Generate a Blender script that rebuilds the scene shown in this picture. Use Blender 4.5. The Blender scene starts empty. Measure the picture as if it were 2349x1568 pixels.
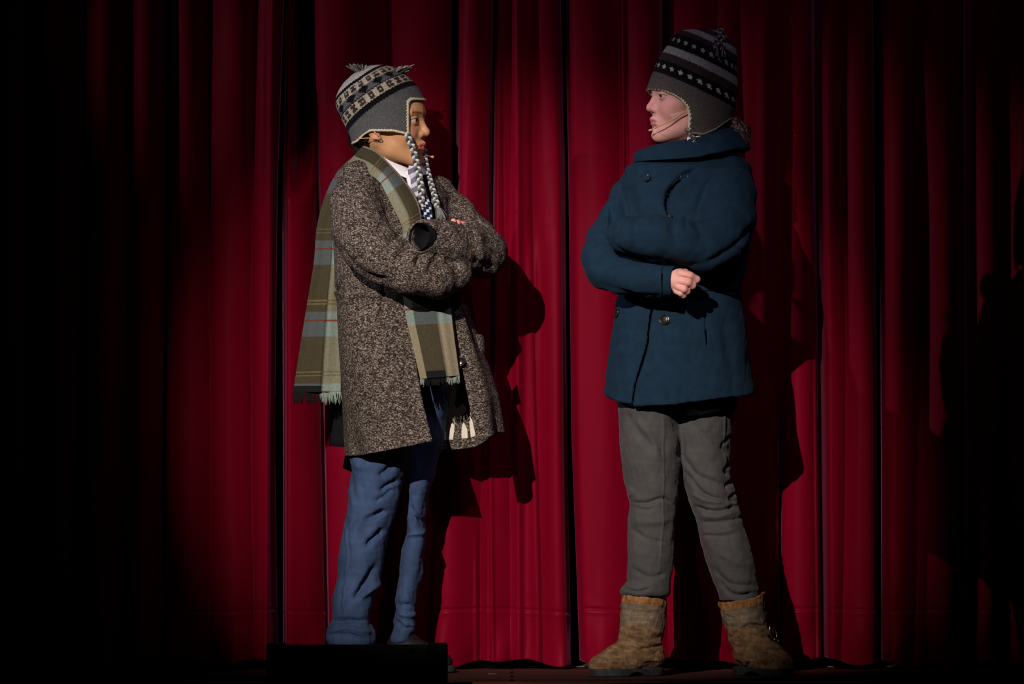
import bpy, math, random
import numpy as np

# ------------------------------------------------------------------ scene, camera, lights
sc = bpy.context.scene
C = sc.collection
D_CAM, H_CAM, HOR = 14.0, 0.57, 978.0
cam_d = bpy.data.cameras.new('camera')
cam = bpy.data.objects.new('camera', cam_d)
C.objects.link(cam)
cam.location = (0, -D_CAM, H_CAM)
cam.rotation_euler = (math.pi / 2, 0, 0)
cam_d.sensor_width = 36.0
cam_d.lens = 36.0 * 14000.0 / 2349.0
cam_d.shift_y = (HOR - 784.0) / 2349.0
cam_d.clip_end = 100
cam_d.dof.use_dof = True
cam_d.dof.focus_distance = 14.04
cam_d.dof.aperture_fstop = 7.1
sc.camera = cam

w = bpy.data.worlds.new('world')
sc.world = w
w.use_nodes = True
w.node_tree.nodes['Background'].inputs[0].default_value = (0.05, 0.02, 0.03, 1)
w.node_tree.nodes['Background'].inputs[1].default_value = 0.02

sc.view_settings.view_transform = 'Standard'
sc.view_settings.look = 'None'
sc.view_settings.exposure = 0.0
sc.view_settings.gamma = 1.0
sc.view_settings.use_curve_mapping = False


def spot(name, loc, target, energy, color, size_deg, blend, radius):
    d = bpy.data.lights.new(name, 'SPOT')
    d.energy = energy
    d.color = color
    d.spot_size = math.radians(size_deg)
    d.spot_blend = blend
    d.shadow_soft_size = radius
    o = bpy.data.objects.new(name, d)
    C.objects.link(o)
    o.location = loc
    from mathutils import Vector
    o.rotation_euler = (Vector(target) - Vector(loc)).to_track_quat('-Z', 'Y').to_euler()
    o['kind'] = 'helper'
    return o


# key: front-of-house follow spot, a little left of the camera and above it
spot('key_spotlight', (-3.15, -10.6, 5.35), (0.0, 0.1, 0.63), 5800, (1.0, 0.91, 0.83), 8.4, 0.85, 0.03)
# second front-of-house lamp, from the right, cooler and weaker
spot('fill_spotlight', (2.8, -10.0, 7.7), (0.05, 0.2, 1.0), 330, (0.80, 0.72, 1.0), 9.5, 1.0, 0.04)
# side lamp on the left boom: throws the boy's shadow across the curtain to the girl
spot('side_spotlight', (-5.7, -1.8, 3.5), (0.26, 0.25, 1.05), 470, (0.90, 0.86, 1.0), 11.0, 1.0, 0.03)
# violet wash from above on the upper curtain
spot('violet_spotlight', (0.9, -2.6, 4.6), (0.25, 0.3, 1.7), 24, (0.95, 0.25, 0.85), 34.0, 1.0, 0.10)


# ------------------------------------------------------------------ helpers
def wx(px, y=0.0):
    return (px - 1174.5) / 1000.0 * (D_CAM + y) / D_CAM


def wz(py, y=0.0):
    return H_CAM + (HOR - py) / 1000.0 * (D_CAM + y) / D_CAM


FIG = {'y0': 0.0, 's': 1.0}      # where the figure being built stands, and its scale there


def to_world(V):
    """V: (n,3) columns px, depth in mm (negative is nearer), py -> metres"""
    out = np.empty_like(V, dtype=np.float64)
    s = FIG['s']
    out[:, 0] = (V[:, 0] - 1174.5) / 1000.0 * s
    out[:, 1] = V[:, 1] / 1000.0 * s + FIG['y0']
    out[:, 2] = H_CAM + (HOR - V[:, 2]) / 1000.0 * s
    return out


def tagit(o, label=None, cat=None, group=None, kind=None):
    if label: o['label'] = label
    if cat: o['category'] = cat
    if group: o['group'] = group
    if kind: o['kind'] = kind
    return o


def empty(name, loc, label=None, cat=None, group=None):
    o = bpy.data.objects.new(name, None)
    o.empty_display_size = 0.05
    C.objects.link(o)
    o.location = loc
    return tagit(o, label, cat, group)


def origin_of(o):
    x = y = z = 0.0
    while o is not None:
        x += o.location[0]; y += o.location[1]; z += o.location[2]
        o = o.parent
    return np.array([x, y, z])


def mesh_obj(name, V, F, mat, parent=None, col=None, uvw=None, smooth=True, sub=0):
    """V in world metres (n,3); F list/array of quads or tris"""
    V = np.asarray(V, dtype=np.float64)
    if parent is not None:
        V = V - origin_of(parent)
    me = bpy.data.meshes.new(name)
    if isinstance(F, np.ndarray):
        k = F.shape[1]
        me.vertices.add(len(V))
        me.vertices.foreach_set('co', V.astype(np.float32).ravel())
        me.loops.add(F.size)
        me.loops.foreach_set('vertex_index', F.astype(np.int32).ravel())
        me.polygons.add(len(F))
        me.polygons.foreach_set('loop_start', np.arange(0, F.size, k, dtype=np.int32))
        me.update(calc_edges=True)
        me.validate()
    else:
        me.from_pydata([tuple(v) for v in V], [], [tuple(f) for f in F])
        me.update()
    if smooth:
        me.polygons.foreach_set('use_smooth', np.ones(len(me.polygons), dtype=bool))
    if col is not None:
        a = me.color_attributes.new('Col', 'FLOAT_COLOR', 'POINT')
        c4 = np.ones((len(V), 4), dtype=np.float32)
        c4[:, :3] = col
        a.data.foreach_set('color', c4.ravel())
    if uvw is not None:
        a = me.attributes.new('kuv', 'FLOAT_VECTOR', 'POINT')
        a.data.foreach_set('vector', np.asarray(uvw, dtype=np.float32).ravel())
    me.materials.append(mat)
    o = bpy.data.objects.new(name, me)
    C.objects.link(o)
    if parent is not None:
        o.parent = parent
    if sub:
        m = o.modifiers.new('sub', 'SUBSURF'); m.levels = sub; m.render_levels = sub
    return o


def join_parts(parts):
    """parts: list of (V,F) or (V,F,col) -> V,F,col ; quads only arrays"""
    Vs, Fs, Cs, n = [], [], [], 0
    for p in parts:
        Vs.append(p[0]); Fs.append(np.asarray(p[1]) + n)
        if len(p) > 2: Cs.append(p[2])
        n += len(p[0])
    return np.vstack(Vs), np.vstack(Fs), (np.vstack(Cs) if Cs else None)


def srgb(r, g, b):
    def f(c):
        c /= 255.0
        return c / 12.92 if c <= 0.04045 else ((c + 0.055) / 1.055) ** 2.4
    return (f(r), f(g), f(b))


# ------------------------------------------------------------------ materials
def new_mat(name):
    m = bpy.data.materials.new(name)
    m.use_nodes = True
    nt = m.node_tree
    b = nt.nodes['Principled BSDF']
    return m, nt, b


def N(nt, t, **kw):
    n = nt.nodes.new(t)
    for k, v in kw.items():
        if k.startswith('i_'):
            key = k[2:]
            key = int(key) if key.isdigit() else key.replace('_', ' ')
            n.inputs[key].default_value = v
        else:
            setattr(n, k, v)
    return n


def ramp(nt, stops, interp='LINEAR'):
    r = nt.nodes.new('ShaderNodeValToRGB')
    r.color_ramp.interpolation = interp
    while len(r.color_ramp.elements) < len(stops):
        r.color_ramp.elements.new(0.5)
    for e, (p, c) in zip(r.color_ramp.elements, stops):
        e.position = p
        e.color = (c[0], c[1], c[2], 1) if len(c) == 3 else c
    return r


def fabric(name, color, rough=0.85, sheen=0.0, sheen_tint=(1, 1, 1), var=0.15, nscale=60, bump=0.15, bscale=500,
           spec=0.2, vcol=False, bdist=0.0006, metallic=0.0, sss=0.0, sheen_rough=0.4):
    m, nt, b = new_mat(name)
    L = nt.links.new
    tc = N(nt, 'ShaderNodeTexCoord')
    no = N(nt, 'ShaderNodeTexNoise', i_Scale=nscale, i_Detail=4.0)
    L(tc.outputs['Object'], no.inputs['Vector'])
    mr = N(nt, 'ShaderNodeMapRange')
    mr.inputs[3].default_value = 1 - var
    mr.inputs[4].default_value = 1 + var
    mr.inputs[1].default_value = 0.3
    mr.inputs[2].default_value = 0.7
    L(no.outputs[0], mr.inputs[0])
    mx = N(nt, 'ShaderNodeVectorMath', operation='SCALE')
    if vcol:
        at = N(nt, 'ShaderNodeVertexColor', layer_name='Col')
        L(at.outputs[0], mx.inputs[0])
    else:
        mx.inputs[0].default_value = color
    L(mr.outputs[0], mx.inputs['Scale'])
    L(mx.outputs[0], b.inputs['Base Color'])
    b.inputs['Roughness'].default_value = rough
    b.inputs['Specular IOR Level'].default_value = spec
    b.inputs['Metallic'].default_value = metallic
    b.inputs['Sheen Weight'].default_value = sheen
    b.inputs['Sheen Roughness'].default_value = sheen_rough
    b.inputs['Sheen Tint'].default_value = (*sheen_tint, 1)
    if sss:
        b.inputs['Subsurface Weight'].default_value = sss
        b.inputs['Subsurface Radius'].default_value = (0.008, 0.003, 0.0015)
        b.inputs['Subsurface Scale'].default_value = 1.0
    if bump:
        n2 = N(nt, 'ShaderNodeTexNoise', i_Scale=bscale, i_Detail=2.0)
        L(tc.outputs['Object'], n2.inputs['Vector'])
        bp = N(nt, 'ShaderNodeBump', i_Strength=bump, i_Distance=bdist)
        L(n2.outputs[0], bp.inputs['Height'])
        L(bp.outputs[0], b.inputs['Normal'])
    return m


def tweed_mat():
    m, nt, b = new_mat('brown_tweed')
    L = nt.links.new
    tc = N(nt, 'ShaderNodeTexCoord')
    mp = N(nt, 'ShaderNodeMapping')
    mp.inputs['Rotation'].default_value = (0, 0.6, 0)
    mp.inputs['Scale'].default_value = (1.0, 1.0, 1.7)
    L(tc.outputs['Object'], mp.inputs['Vector'])
    vo = N(nt, 'ShaderNodeTexVoronoi', i_Scale=310.0, i_Randomness=0.45)
    L(mp.outputs[0], vo.inputs['Vector'])
    sep = N(nt, 'ShaderNodeSeparateColor')
    L(vo.outputs['Color'], sep.inputs[0])
    r = ramp(nt, [(0.0, (0.018, 0.012, 0.010)), (0.28, (0.052, 0.038, 0.032)), (0.58, (0.120, 0.090, 0.075)), (0.84, (0.24, 0.19, 0.16)), (1.0, (0.38, 0.32, 0.27))])
    L(sep.outputs[0], r.inputs[0])
    # larger mottling
    no = N(nt, 'ShaderNodeTexNoise', i_Scale=70.0, i_Detail=3.0)
    L(tc.outputs['Object'], no.inputs['Vector'])
    mr = N(nt, 'ShaderNodeMapRange'); mr.inputs[1].default_value = 0.3; mr.inputs[2].default_value = 0.7
    mr.inputs[3].default_value = 0.85; mr.inputs[4].default_value = 1.2
    L(no.outputs[0], mr.inputs[0])
    # darker thread gaps between the flecks
    mr2 = N(nt, 'ShaderNodeMapRange'); mr2.inputs[1].default_value = 0.25; mr2.inputs[2].default_value = 0.75
    mr2.inputs[3].default_value = 1.25; mr2.inputs[4].default_value = 0.35
    L(vo.outputs['Distance'], mr2.inputs[0])
    mu = N(nt, 'ShaderNodeMath', operation='MULTIPLY')
    L(mr.outputs[0], mu.inputs[0]); L(mr2.outputs[0], mu.inputs[1])
    mx = N(nt, 'ShaderNodeVectorMath', operation='SCALE')
    L(r.outputs[0], mx.inputs[0]); L(mu.outputs[0], mx.inputs['Scale'])
    L(mx.outputs[0], b.inputs['Base Color'])
    b.inputs['Roughness'].default_value = 0.95
    b.inputs['Specular IOR Level'].default_value = 0.1
    bp = N(nt, 'ShaderNodeBump', i_Strength=0.5, i_Distance=0.0012); bp.invert = True
    L(vo.outputs['Distance'], bp.inputs['Height']); L(bp.outputs[0], b.inputs['Normal'])
    return m


def knit_mat(name):
    """colour from the knitted pattern, little V stitches from the running coordinates kuv (mm)"""
    m, nt, b = new_mat(name)
    L = nt.links.new
    at = N(nt, 'ShaderNodeVertexColor', layer_name='Col')
    uv = N(nt, 'ShaderNodeAttribute', attribute_name='kuv')
    sp = N(nt, 'ShaderNodeSeparateXYZ'); L(uv.outputs['Vector'], sp.inputs[0])

    def M(op, a, bb=None):
        n = N(nt, 'ShaderNodeMath', operation=op)
        for k, x in enumerate((a, bb)):
            if x is None: continue
            if isinstance(x, (int, float)): n.inputs[k].default_value = x
            else: L(x, n.inputs[k])
        return n.outputs[0]
    u = M('DIVIDE', sp.outputs[0], 4.2)
    fu = M('SUBTRACT', M('FRACT', u), 0.5)
    au = M('ABSOLUTE', fu)
    v = M('SUBTRACT', M('DIVIDE', sp.outputs[1], 3.4), M('MULTIPLY', au, 1.6))
    sv = M('ABSOLUTE', M('SINE', M('MULTIPLY', v, math.pi)))
    su = M('ABSOLUTE', M('SINE', M('MULTIPLY', u, 2 * math.pi)))
    h = M('MULTIPLY', M('POWER', sv, 0.6), M('POWER', su, 0.5))
    tc = N(nt, 'ShaderNodeTexCoord')
    no = N(nt, 'ShaderNodeTexNoise', i_Scale=260.0, i_Detail=3.0)
    L(tc.outputs['Object'], no.inputs['Vector'])
    k = M('ADD', M('MULTIPLY', h, 0.75), M('MULTIPLY', no.outputs[0], 1.1))
    k = M('SUBTRACT', k, 0.12)
    mx = N(nt, 'ShaderNodeVectorMath', operation='SCALE')
    L(at.outputs[0], mx.inputs[0]); L(k, mx.inputs['Scale'])
    L(mx.outputs[0], b.inputs['Base Color'])
    b.inputs['Roughness'].default_value = 0.95
    b.inputs['Specular IOR Level'].default_value = 0.1
    b.inputs['Sheen Weight'].default_value = 0.02
    bp = N(nt, 'ShaderNodeBump', i_Strength=0.8, i_Distance=0.0012)
    L(h, bp.inputs['Height']); L(bp.outputs[0], b.inputs['Normal'])
    return m


def velvet_mat():
    m, nt, b = new_mat('red_velvet')
    L = nt.links.new
    tc = N(nt, 'ShaderNodeTexCoord')
    mp = N(nt, 'ShaderNodeMapping'); mp.inputs['Scale'].default_value = (1, 1, 0.12)
    L(tc.outputs['Object'], mp.inputs['Vector'])
    no = N(nt, 'ShaderNodeTexNoise', i_Scale=14.0, i_Detail=5.0)
    L(mp.outputs[0], no.inputs['Vector'])
    r = ramp(nt, [(0.3, (0.152, 0.0006, 0.0095)), (0.7, (0.198, 0.0011, 0.0145))])
    L(no.outputs[0], r.inputs[0])
    # fluff specks
    n3 = N(nt, 'ShaderNodeTexVoronoi', i_Scale=9.0); n3.feature = 'F1'
    L(tc.outputs['Object'], n3.inputs['Vector'])
    lt = N(nt, 'ShaderNodeMath', operation='LESS_THAN'); lt.inputs[1].default_value = 0.011
    L(n3.outputs['Distance'], lt.inputs[0])
    mix = N(nt, 'ShaderNodeMix', data_type='RGBA'); mix.inputs[7].default_value = (0.45, 0.3, 0.3, 1)
    L(lt.outputs[0], mix.inputs[0]); L(r.outputs[0], mix.inputs[6])
    L(mix.outputs[2], b.inputs['Base Color'])
    b.inputs['Roughness'].default_value = 0.42
    b.inputs['Specular IOR Level'].default_value = 0.06
    b.inputs['Specular Tint'].default_value = (1.0, 0.55, 0.7, 1)
    b.inputs['Sheen Weight'].default_value = 0.36
    b.inputs['Sheen Roughness'].default_value = 0.28
    b.inputs['Sheen Tint'].default_value = (0.85, 0.25, 0.5, 1)
    n2 = N(nt, 'ShaderNodeTexNoise', i_Scale=55.0, i_Detail=4.0); L(mp.outputs[0], n2.inputs['Vector'])
    bp = N(nt, 'ShaderNodeBump', i_Strength=0.10, i_Distance=0.004)
    L(n2.outputs[0], bp.inputs['Height']); L(bp.outputs[0], b.inputs['Normal'])
    return m


M_TWEED = tweed_mat()
M_KNIT = knit_mat('patterned_wool_knit')
M_VELVET = velvet_mat()
M_SKIN = fabric('skin', None, rough=0.5, var=0.05, nscale=40, bump=0.06, bscale=700, spec=0.35, vcol=True, sss=0.12)
M_EYE = fabric('eyeball', None, rough=0.12, var=0.0, bump=0, spec=0.6, vcol=True)
M_HAIR = fabric('brown_hair', None, rough=0.38, var=0.3, nscale=300, bump=0.1, spec=0.5, vcol=True)
M_NAVY = fabric('navy_wool', srgb(18, 41, 59), rough=0.9, var=0.14, nscale=45, bump=0.35, bscale=420, sheen=0.03, sheen_tint=(0.4, 0.6, 0.9))
M_CORD = fabric('grey_velveteen', srgb(76, 73, 73), rough=0.8, var=0.12, nscale=25, bump=0.15, bscale=600, sheen=0.12, sheen_tint=(0.8, 0.8, 0.85))
M_BLUE = fabric('blue_corduroy', srgb(57, 75, 108), rough=0.8, var=0.25, nscale=18, bump=0.15, bscale=600, sheen=0.03, sheen_tint=(0.6, 0.75, 1))
M_WHITE = fabric('white_cotton', srgb(248, 244, 250), rough=0.7, var=0.03, bump=0.05)
M_LINING = fabric('ivory_satin_lining', srgb(236, 222, 206), rough=0.45, var=0.04, bump=0.05, spec=0.4)
M_BLACKCLOTH = fabric('black_cloth', (0.04, 0.037, 0.032), rough=0.95, var=0.25, nscale=30, bump=0.2)
M_DARK = fabric('shade_black', (0.006, 0.006, 0.008), rough=0.95, var=0.2, bump=0.1)  # near-black standing for shade under the coats and in the cuff
M_SCARF = fabric('plaid_wool', None, rough=0.95, var=0.13, nscale=200, bump=0.3, bscale=700, vcol=True, sheen=0.1)
M_BUTTON = fabric('horn_button', (0.02, 0.014, 0.011), rough=0.14, var=0.4, nscale=120, bump=0, spec=0.8)
M_BLUEBUTTON = fabric('blue_button', (0.015, 0.03, 0.05), rough=0.14, var=0.2, bump=0, spec=0.8)
M_WIRE = fabric('beige_wire', srgb(225, 170, 125), rough=0.4, var=0.03, bump=0)
M_TAPE = fabric('skin_tape', srgb(236, 190, 176), rough=0.55, var=0.03, bump=0.05)
M_BLACKPLASTIC = fabric('black_plastic', (0.004, 0.004, 0.0045), rough=0.6, var=0.1, nscale=200, bump=0.2, bscale=900)
M_PANEL = fabric('black_paint', (0.024, 0.025, 0.026), rough=0.6, var=0.12, nscale=60, bump=0.2)
M_SOLE = fabric('black_rubber', (0.028, 0.030, 0.032), rough=0.55, var=0.2, nscale=80, bump=0.15)
M_LEATHER = fabric('tan_suede', None, rough=0.8, var=0.22, nscale=70, bump=0.35, bscale=260, vcol=True, bdist=0.001)
M_BRASS = fabric('brass', (0.55, 0.42, 0.22), rough=0.25, var=0.05, bump=0, metallic=1.0)
M_SHOE = fabric('black_leather', (0.010, 0.010, 0.010), rough=0.6, var=0.2, nscale=60, bump=0.15, spec=0.25)
M_YARN = fabric('plain_yarn', None, rough=0.95, var=0.25, nscale=300, bump=0.5, bscale=900, vcol=True)
# ------------------------------------------------------------------ solid modelling on a grid (px, depth mm, py)
class Grid:
    def __init__(s, x0, x1, y0, y1, z0, z1, h):
        s.o = np.array([x0, y0, z0], dtype=np.float64); s.h = h
        nx, ny, nz = [int(math.ceil((b - a) / h)) + 1 for a, b in ((x0, x1), (y0, y1), (z0, z1))]
        s.x = (x0 + h * np.arange(nx, dtype=np.float32))[:, None, None]
        s.y = (y0 + h * np.arange(ny, dtype=np.float32))[None, :, None]
        s.z = (z0 + h * np.arange(nz, dtype=np.float32))[None, None, :]
        s.shape = (nx, ny, nz)

    def xyz(s):
        return s.x, s.y, s.z


def smin(a, b, k):
    h = np.maximum(k - np.abs(a - b), 0) / k
    return np.minimum(a, b) - h * h * k * 0.25


def smax(a, b, k):
    return -smin(-a, -b, k)


def ball(P, c, r):
    return np.sqrt((P[0] - c[0]) ** 2 + (P[1] - c[1]) ** 2 + (P[2] - c[2]) ** 2) - r


def ellip(P, c, r):
    a, b, d = (P[0] - c[0]), (P[1] - c[1]), (P[2] - c[2])
    k0 = np.sqrt((a / r[0]) ** 2 + (b / r[1]) ** 2 + (d / r[2]) ** 2)
    k1 = np.sqrt((a / r[0] ** 2) ** 2 + (b / r[1] ** 2) ** 2 + (d / r[2] ** 2) ** 2) + 1e-6
    return k0 * (k0 - 1) / k1


def cap(P, a, b, ra, rb=None):
    rb = ra if rb is None else rb
    a = np.array(a, dtype=np.float32); b = np.array(b, dtype=np.float32)
    d = b - a; L2 = float((d ** 2).sum()) + 1e-9
    t = ((P[0] - a[0]) * d[0] + (P[1] - a[1]) * d[1] + (P[2] - a[2]) * d[2]) / L2
    t = np.clip(t, 0, 1)
    q = np.sqrt((P[0] - a[0] - t * d[0]) ** 2 + (P[1] - a[1] - t * d[1]) ** 2 + (P[2] - a[2] - t * d[2]) ** 2)
    return q - (ra + (rb - ra) * t)


def tube(P, pts, k=12):
    """pts: list of (px, y, py, r)"""
    d = None
    for a, b in zip(pts[:-1], pts[1:]):
        e = cap(P, a[:3], b[:3], a[3], b[3])
        d = e if d is None else smin(d, e, k)
    return d


def smooth_table(rows, n=240, win=7):
    rows = np.array(rows, dtype=np.float64)
    t = np.linspace(rows[0, 0], rows[-1, 0], n)
    out = [t]
    ker = np.hanning(win + 2)[1:-1]; ker /= ker.sum()
    for c in range(1, rows.shape[1]):
        v = np.interp(t, rows[:, 0], rows[:, c])
        p = np.pad(v, win // 2, mode='reflect', reflect_type='odd')
        out.append(np.convolve(p, ker, mode='valid'))
    return out


def stack(P, rows, ek=10, win=7, power=2.0):
    """rows: (py, left px, right px, y centre, half depth) from top to bottom"""
    t, l, r, yc, b = smooth_table(rows, win=win)
    z = P[2]
    L, R = np.interp(z, t, l), np.interp(z, t, r)
    Y, B = np.interp(z, t, yc), np.interp(z, t, b)
    cx, a = (L + R) / 2, np.maximum((R - L) / 2, 1)
    if power == 2.0:
        q = np.sqrt(((P[0] - cx) / a) ** 2 + ((P[1] - Y) / B) ** 2)
    else:
        q = (np.abs((P[0] - cx) / a) ** power + np.abs((P[1] - Y) / B) ** power) ** (1 / power)
    m = np.minimum(a, B)
    d = (q - 1) * m
    e = np.maximum(t[0] - z, z - t[-1])
    return smax(d.astype(np.float32), (e + 0 * d).astype(np.float32), ek) if ek else np.maximum(d, e)


def surfnet(D, g):
    D = np.ascontiguousarray(D, dtype=np.float32)
    nx, ny, nz = D.shape
    ins = D < 0
    cnt = np.zeros((nx - 1, ny - 1, nz - 1), dtype=np.int8)
    for i in (0, 1):
        for j in (0, 1):
            for k in (0, 1):
                cnt += ins[i:nx - 1 + i, j:ny - 1 + j, k:nz - 1 + k]
    act = (cnt > 0) & (cnt < 8)
    ci, cj, ck = np.nonzero(act)
    idx = np.full(act.shape, -1, dtype=np.int32)
    idx[ci, cj, ck] = np.arange(len(ci))
    acc = np.zeros((len(ci), 3)); num = np.zeros(len(ci))
    corners = [(i, j, k) for i in (0, 1) for j in (0, 1) for k in (0, 1)]
    for a in corners:
        for ax in range(3):
            if a[ax]: continue
            b = list(a); b[ax] = 1
            da = D[ci + a[0], cj + a[1], ck + a[2]]; db = D[ci + b[0], cj + b[1], ck + b[2]]
            m = (da < 0) != (db < 0)
            t = np.where(m, da / np.where(m, da - db, 1), 0)
            p = np.tile(np.array(a, dtype=np.float64), (len(ci), 1)); p[:, ax] += t
            acc += p * m[:, None]; num += m
    V = acc / num[:, None] + np.stack([ci, cj, ck], 1)
    V = V * g.h + g.o
    F = []
    for ax in range(3):
        o1, o2 = [(1, 2), (2, 0), (0, 1)][ax]
        s0 = [slice(None)] * 3; s1 = [slice(None)] * 3
        s0[ax] = slice(0, -1); s1[ax] = slice(1, None)
        a, b = ins[tuple(s0)], ins[tuple(s1)]
        for sgn, msk in ((0, a & ~b), (1, ~a & b)):
            p = np.stack(np.nonzero(msk), 1)
            ok = (p[:, o1] > 0) & (p[:, o2] > 0) & (p[:, o1] < D.shape[o1] - 1) & (p[:, o2] < D.shape[o2] - 1)
            p = p[ok]
            q = []
            for (u, v) in ((-1, -1), (0, -1), (0, 0), (-1, 0)):
                c = p.copy(); c[:, o1] += u; c[:, o2] += v
                q.append(idx[c[:, 0], c[:, 1], c[:, 2]])
            q = np.stack(q, 1)
            if sgn: q = q[:, ::-1]
            F.append(q)
    F = np.vstack(F)
    # py runs downward, so the mapping to the world mirrors one axis: flip the winding
    return V, F[:, ::-1].copy()


def vnormals(V, F):
    """outward normals in (px, y, py) space"""
    a, b, c, d = V[F[:, 0]], V[F[:, 1]], V[F[:, 2]], V[F[:, 3]]
    n = np.cross(c - a, d - b)
    out = np.zeros_like(V)
    for k in range(4):
        for ax in range(3):
            out[:, ax] += np.bincount(F[:, k], n[:, ax], minlength=len(V))
    out /= np.linalg.norm(out, axis=1, keepdims=True) + 1e-12
    return -out     # winding was flipped for the world


def seg_dist2(px, py, pts):
    best = np.full(px.shape, 1e9)
    tt = np.zeros(px.shape)
    pts = np.array(pts, dtype=np.float64)
    seg = np.linalg.norm(np.diff(pts, axis=0), axis=1); tot = seg.sum(); acc = 0
    for a, b, s in zip(pts[:-1], pts[1:], seg):
        d = b - a
        t = np.clip(((px - a[0]) * d[0] + (py - a[1]) * d[1]) / (s * s + 1e-9), 0, 1)
        q = np.hypot(px - a[0] - t * d[0], py - a[1] - t * d[1])
        m = q < best
        best[m] = q[m]; tt[m] = (acc + t[m] * s) / tot
        acc += s
    return best, tt


def curve2(pts, n=24):
    """smooth a polyline (Catmull-Rom)"""
    p = np.array(pts, dtype=np.float64)
    if len(p) < 3: 
        t = np.linspace(0, 1, n)[:, None]
        return p[0] * (1 - t) + p[-1] * t
    q = np.vstack([2 * p[0] - p[1], p, 2 * p[-1] - p[-2]])
    out = []
    for i in range(1, len(q) - 2):
        t = np.linspace(0, 1, max(2, n // (len(p) - 1)), endpoint=False)[:, None]
        out.append(0.5 * ((2 * q[i]) + (-q[i - 1] + q[i + 1]) * t + (2 * q[i - 1] - 5 * q[i] + 4 * q[i + 1] - q[i + 2]) * t ** 2
                          + (-q[i - 1] + 3 * q[i] - 3 * q[i + 1] + q[i + 2]) * t ** 3))
    out.append(p[-1:])
    return np.vstack(out)


def sculpt(V, F, strokes, nrm=None, side=-1, taper=True):
    """strokes: (points (px,py), width, depth mm inward[, ymax]) carve grooves (or ridges when depth<0) on the near side"""
    n = vnormals(V, F) if nrm is None else nrm
    wgt = np.clip(side * n[:, 1] * 2.0 + 0.3, 0, 1)
    disp = np.zeros(len(V))
    for s in strokes:
        pts, wd, dp = s[:3]
        p = curve2(pts)
        lo, hi = p.min(0) - 3 * wd, p.max(0) + 3 * wd
        m = (V[:, 0] > lo[0]) & (V[:, 0] < hi[0]) & (V[:, 2] > lo[1]) & (V[:, 2] < hi[1])
        if len(s) > 3: m &= (V[:, 1] < s[3])
        if not m.any(): continue
        q, t = seg_dist2(V[m, 0], V[m, 2], p)
        a = np.exp(-(q / wd) ** 2)
        if taper: a *= np.clip(np.minimum(t, 1 - t) * 5 + 0.15, 0, 1)
        disp[m] -= dp * a
    return V + n * (disp * wgt)[:, None]


_rs = np.random.RandomState(5)
_NK = _rs.normal(size=(40, 3)); _NK /= np.linalg.norm(_NK, axis=1, keepdims=True); _NP = _rs.rand(40) * 6.28


def wnoise(V, scale, seed=0, aniso=(1, 1, 1)):
    """smooth pseudo-random field, roughly -1..1, feature size 'scale' in the units of V"""
    W = np.asarray(V) * np.array(aniso)
    out = 0
    for k in range(9):
        j = (k + seed * 7) % 40
        f = (0.7 + 0.9 * ((k * 37 + seed * 11) % 10) / 10) * 6.28 / scale / 1.6
        out = out + np.sin(W @ _NK[j] * f + _NP[j] + 1.7 * np.sin(W @ _NK[(j + 13) % 40] * f * 0.6))
    return out / 3.6


def press(V, strokes, ymax=-20):
    """push grooves (or ridges) into hanging cloth, straight back"""
    V = V.copy()
    for s in strokes:
        pts, wd, dp = s[:3]
        p = curve2(pts)
        m = V[:, 1] < ymax
        q, t = seg_dist2(V[m, 0], V[m, 2], p)
        a = np.exp(-(q / wd) ** 2) * np.clip(np.minimum(t, 1 - t) * 5 + 0.15, 0, 1)
        V[m, 1] += dp * a
    return V


def slit(P, pts, half, surf=None, depth=5.0, ymax=-30.0):
    """narrow cut following a line in the (px, py) plane, on the near side only"""
    p = curve2(pts)
    X, Z = np.broadcast_arrays(P[0][:, 0, :], P[2][:, 0, :])
    q, t = seg_dist2(X.ravel().astype(float), Z.ravel().astype(float), p)
    w_ = half * np.clip(np.minimum(t, 1 - t) * 8 + 0.4, 0, 1)
    d2 = (q - w_).reshape(X.shape)[:, None, :].astype(np.float32)
    d = np.maximum(d2, P[1] - ymax)
    if surf is not None:
        d = np.maximum(d, -(surf + depth))
    return d


def sheet(grid, thick, y_in=None):
    """grid (n,m,3) of points in px space -> closed thin shell (V,F) with thickness"""
    g = np.asarray(grid, dtype=np.float64)
    n, m, _ = g.shape
    du = np.gradient(g, axis=0); dv = np.gradient(g, axis=1)
    nn = np.cross(du, dv); nn /= np.linalg.norm(nn, axis=2, keepdims=True) + 1e-9
    A = g + nn * thick / 2; B = g - nn * thick / 2
    V = np.vstack([A.reshape(-1, 3), B.reshape(-1, 3)])
    I = np.arange(n * m).reshape(n, m)
    a = np.stack([I[:-1, :-1], I[1:, :-1], I[1:, 1:], I[:-1, 1:]], -1).reshape(-1, 4)
    b = a[:, ::-1] + n * m
    def rim(l):
        l = np.array(l)
        return np.stack([l[:-1], l[1:], l[1:] + n * m, l[:-1] + n * m], 1)
    edge = [rim(I[0, :]), rim(I[::-1, 0]), rim(I[-1, ::-1]), rim(I[:, -1])]
    return V, np.vstack([a, b] + edge)


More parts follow.
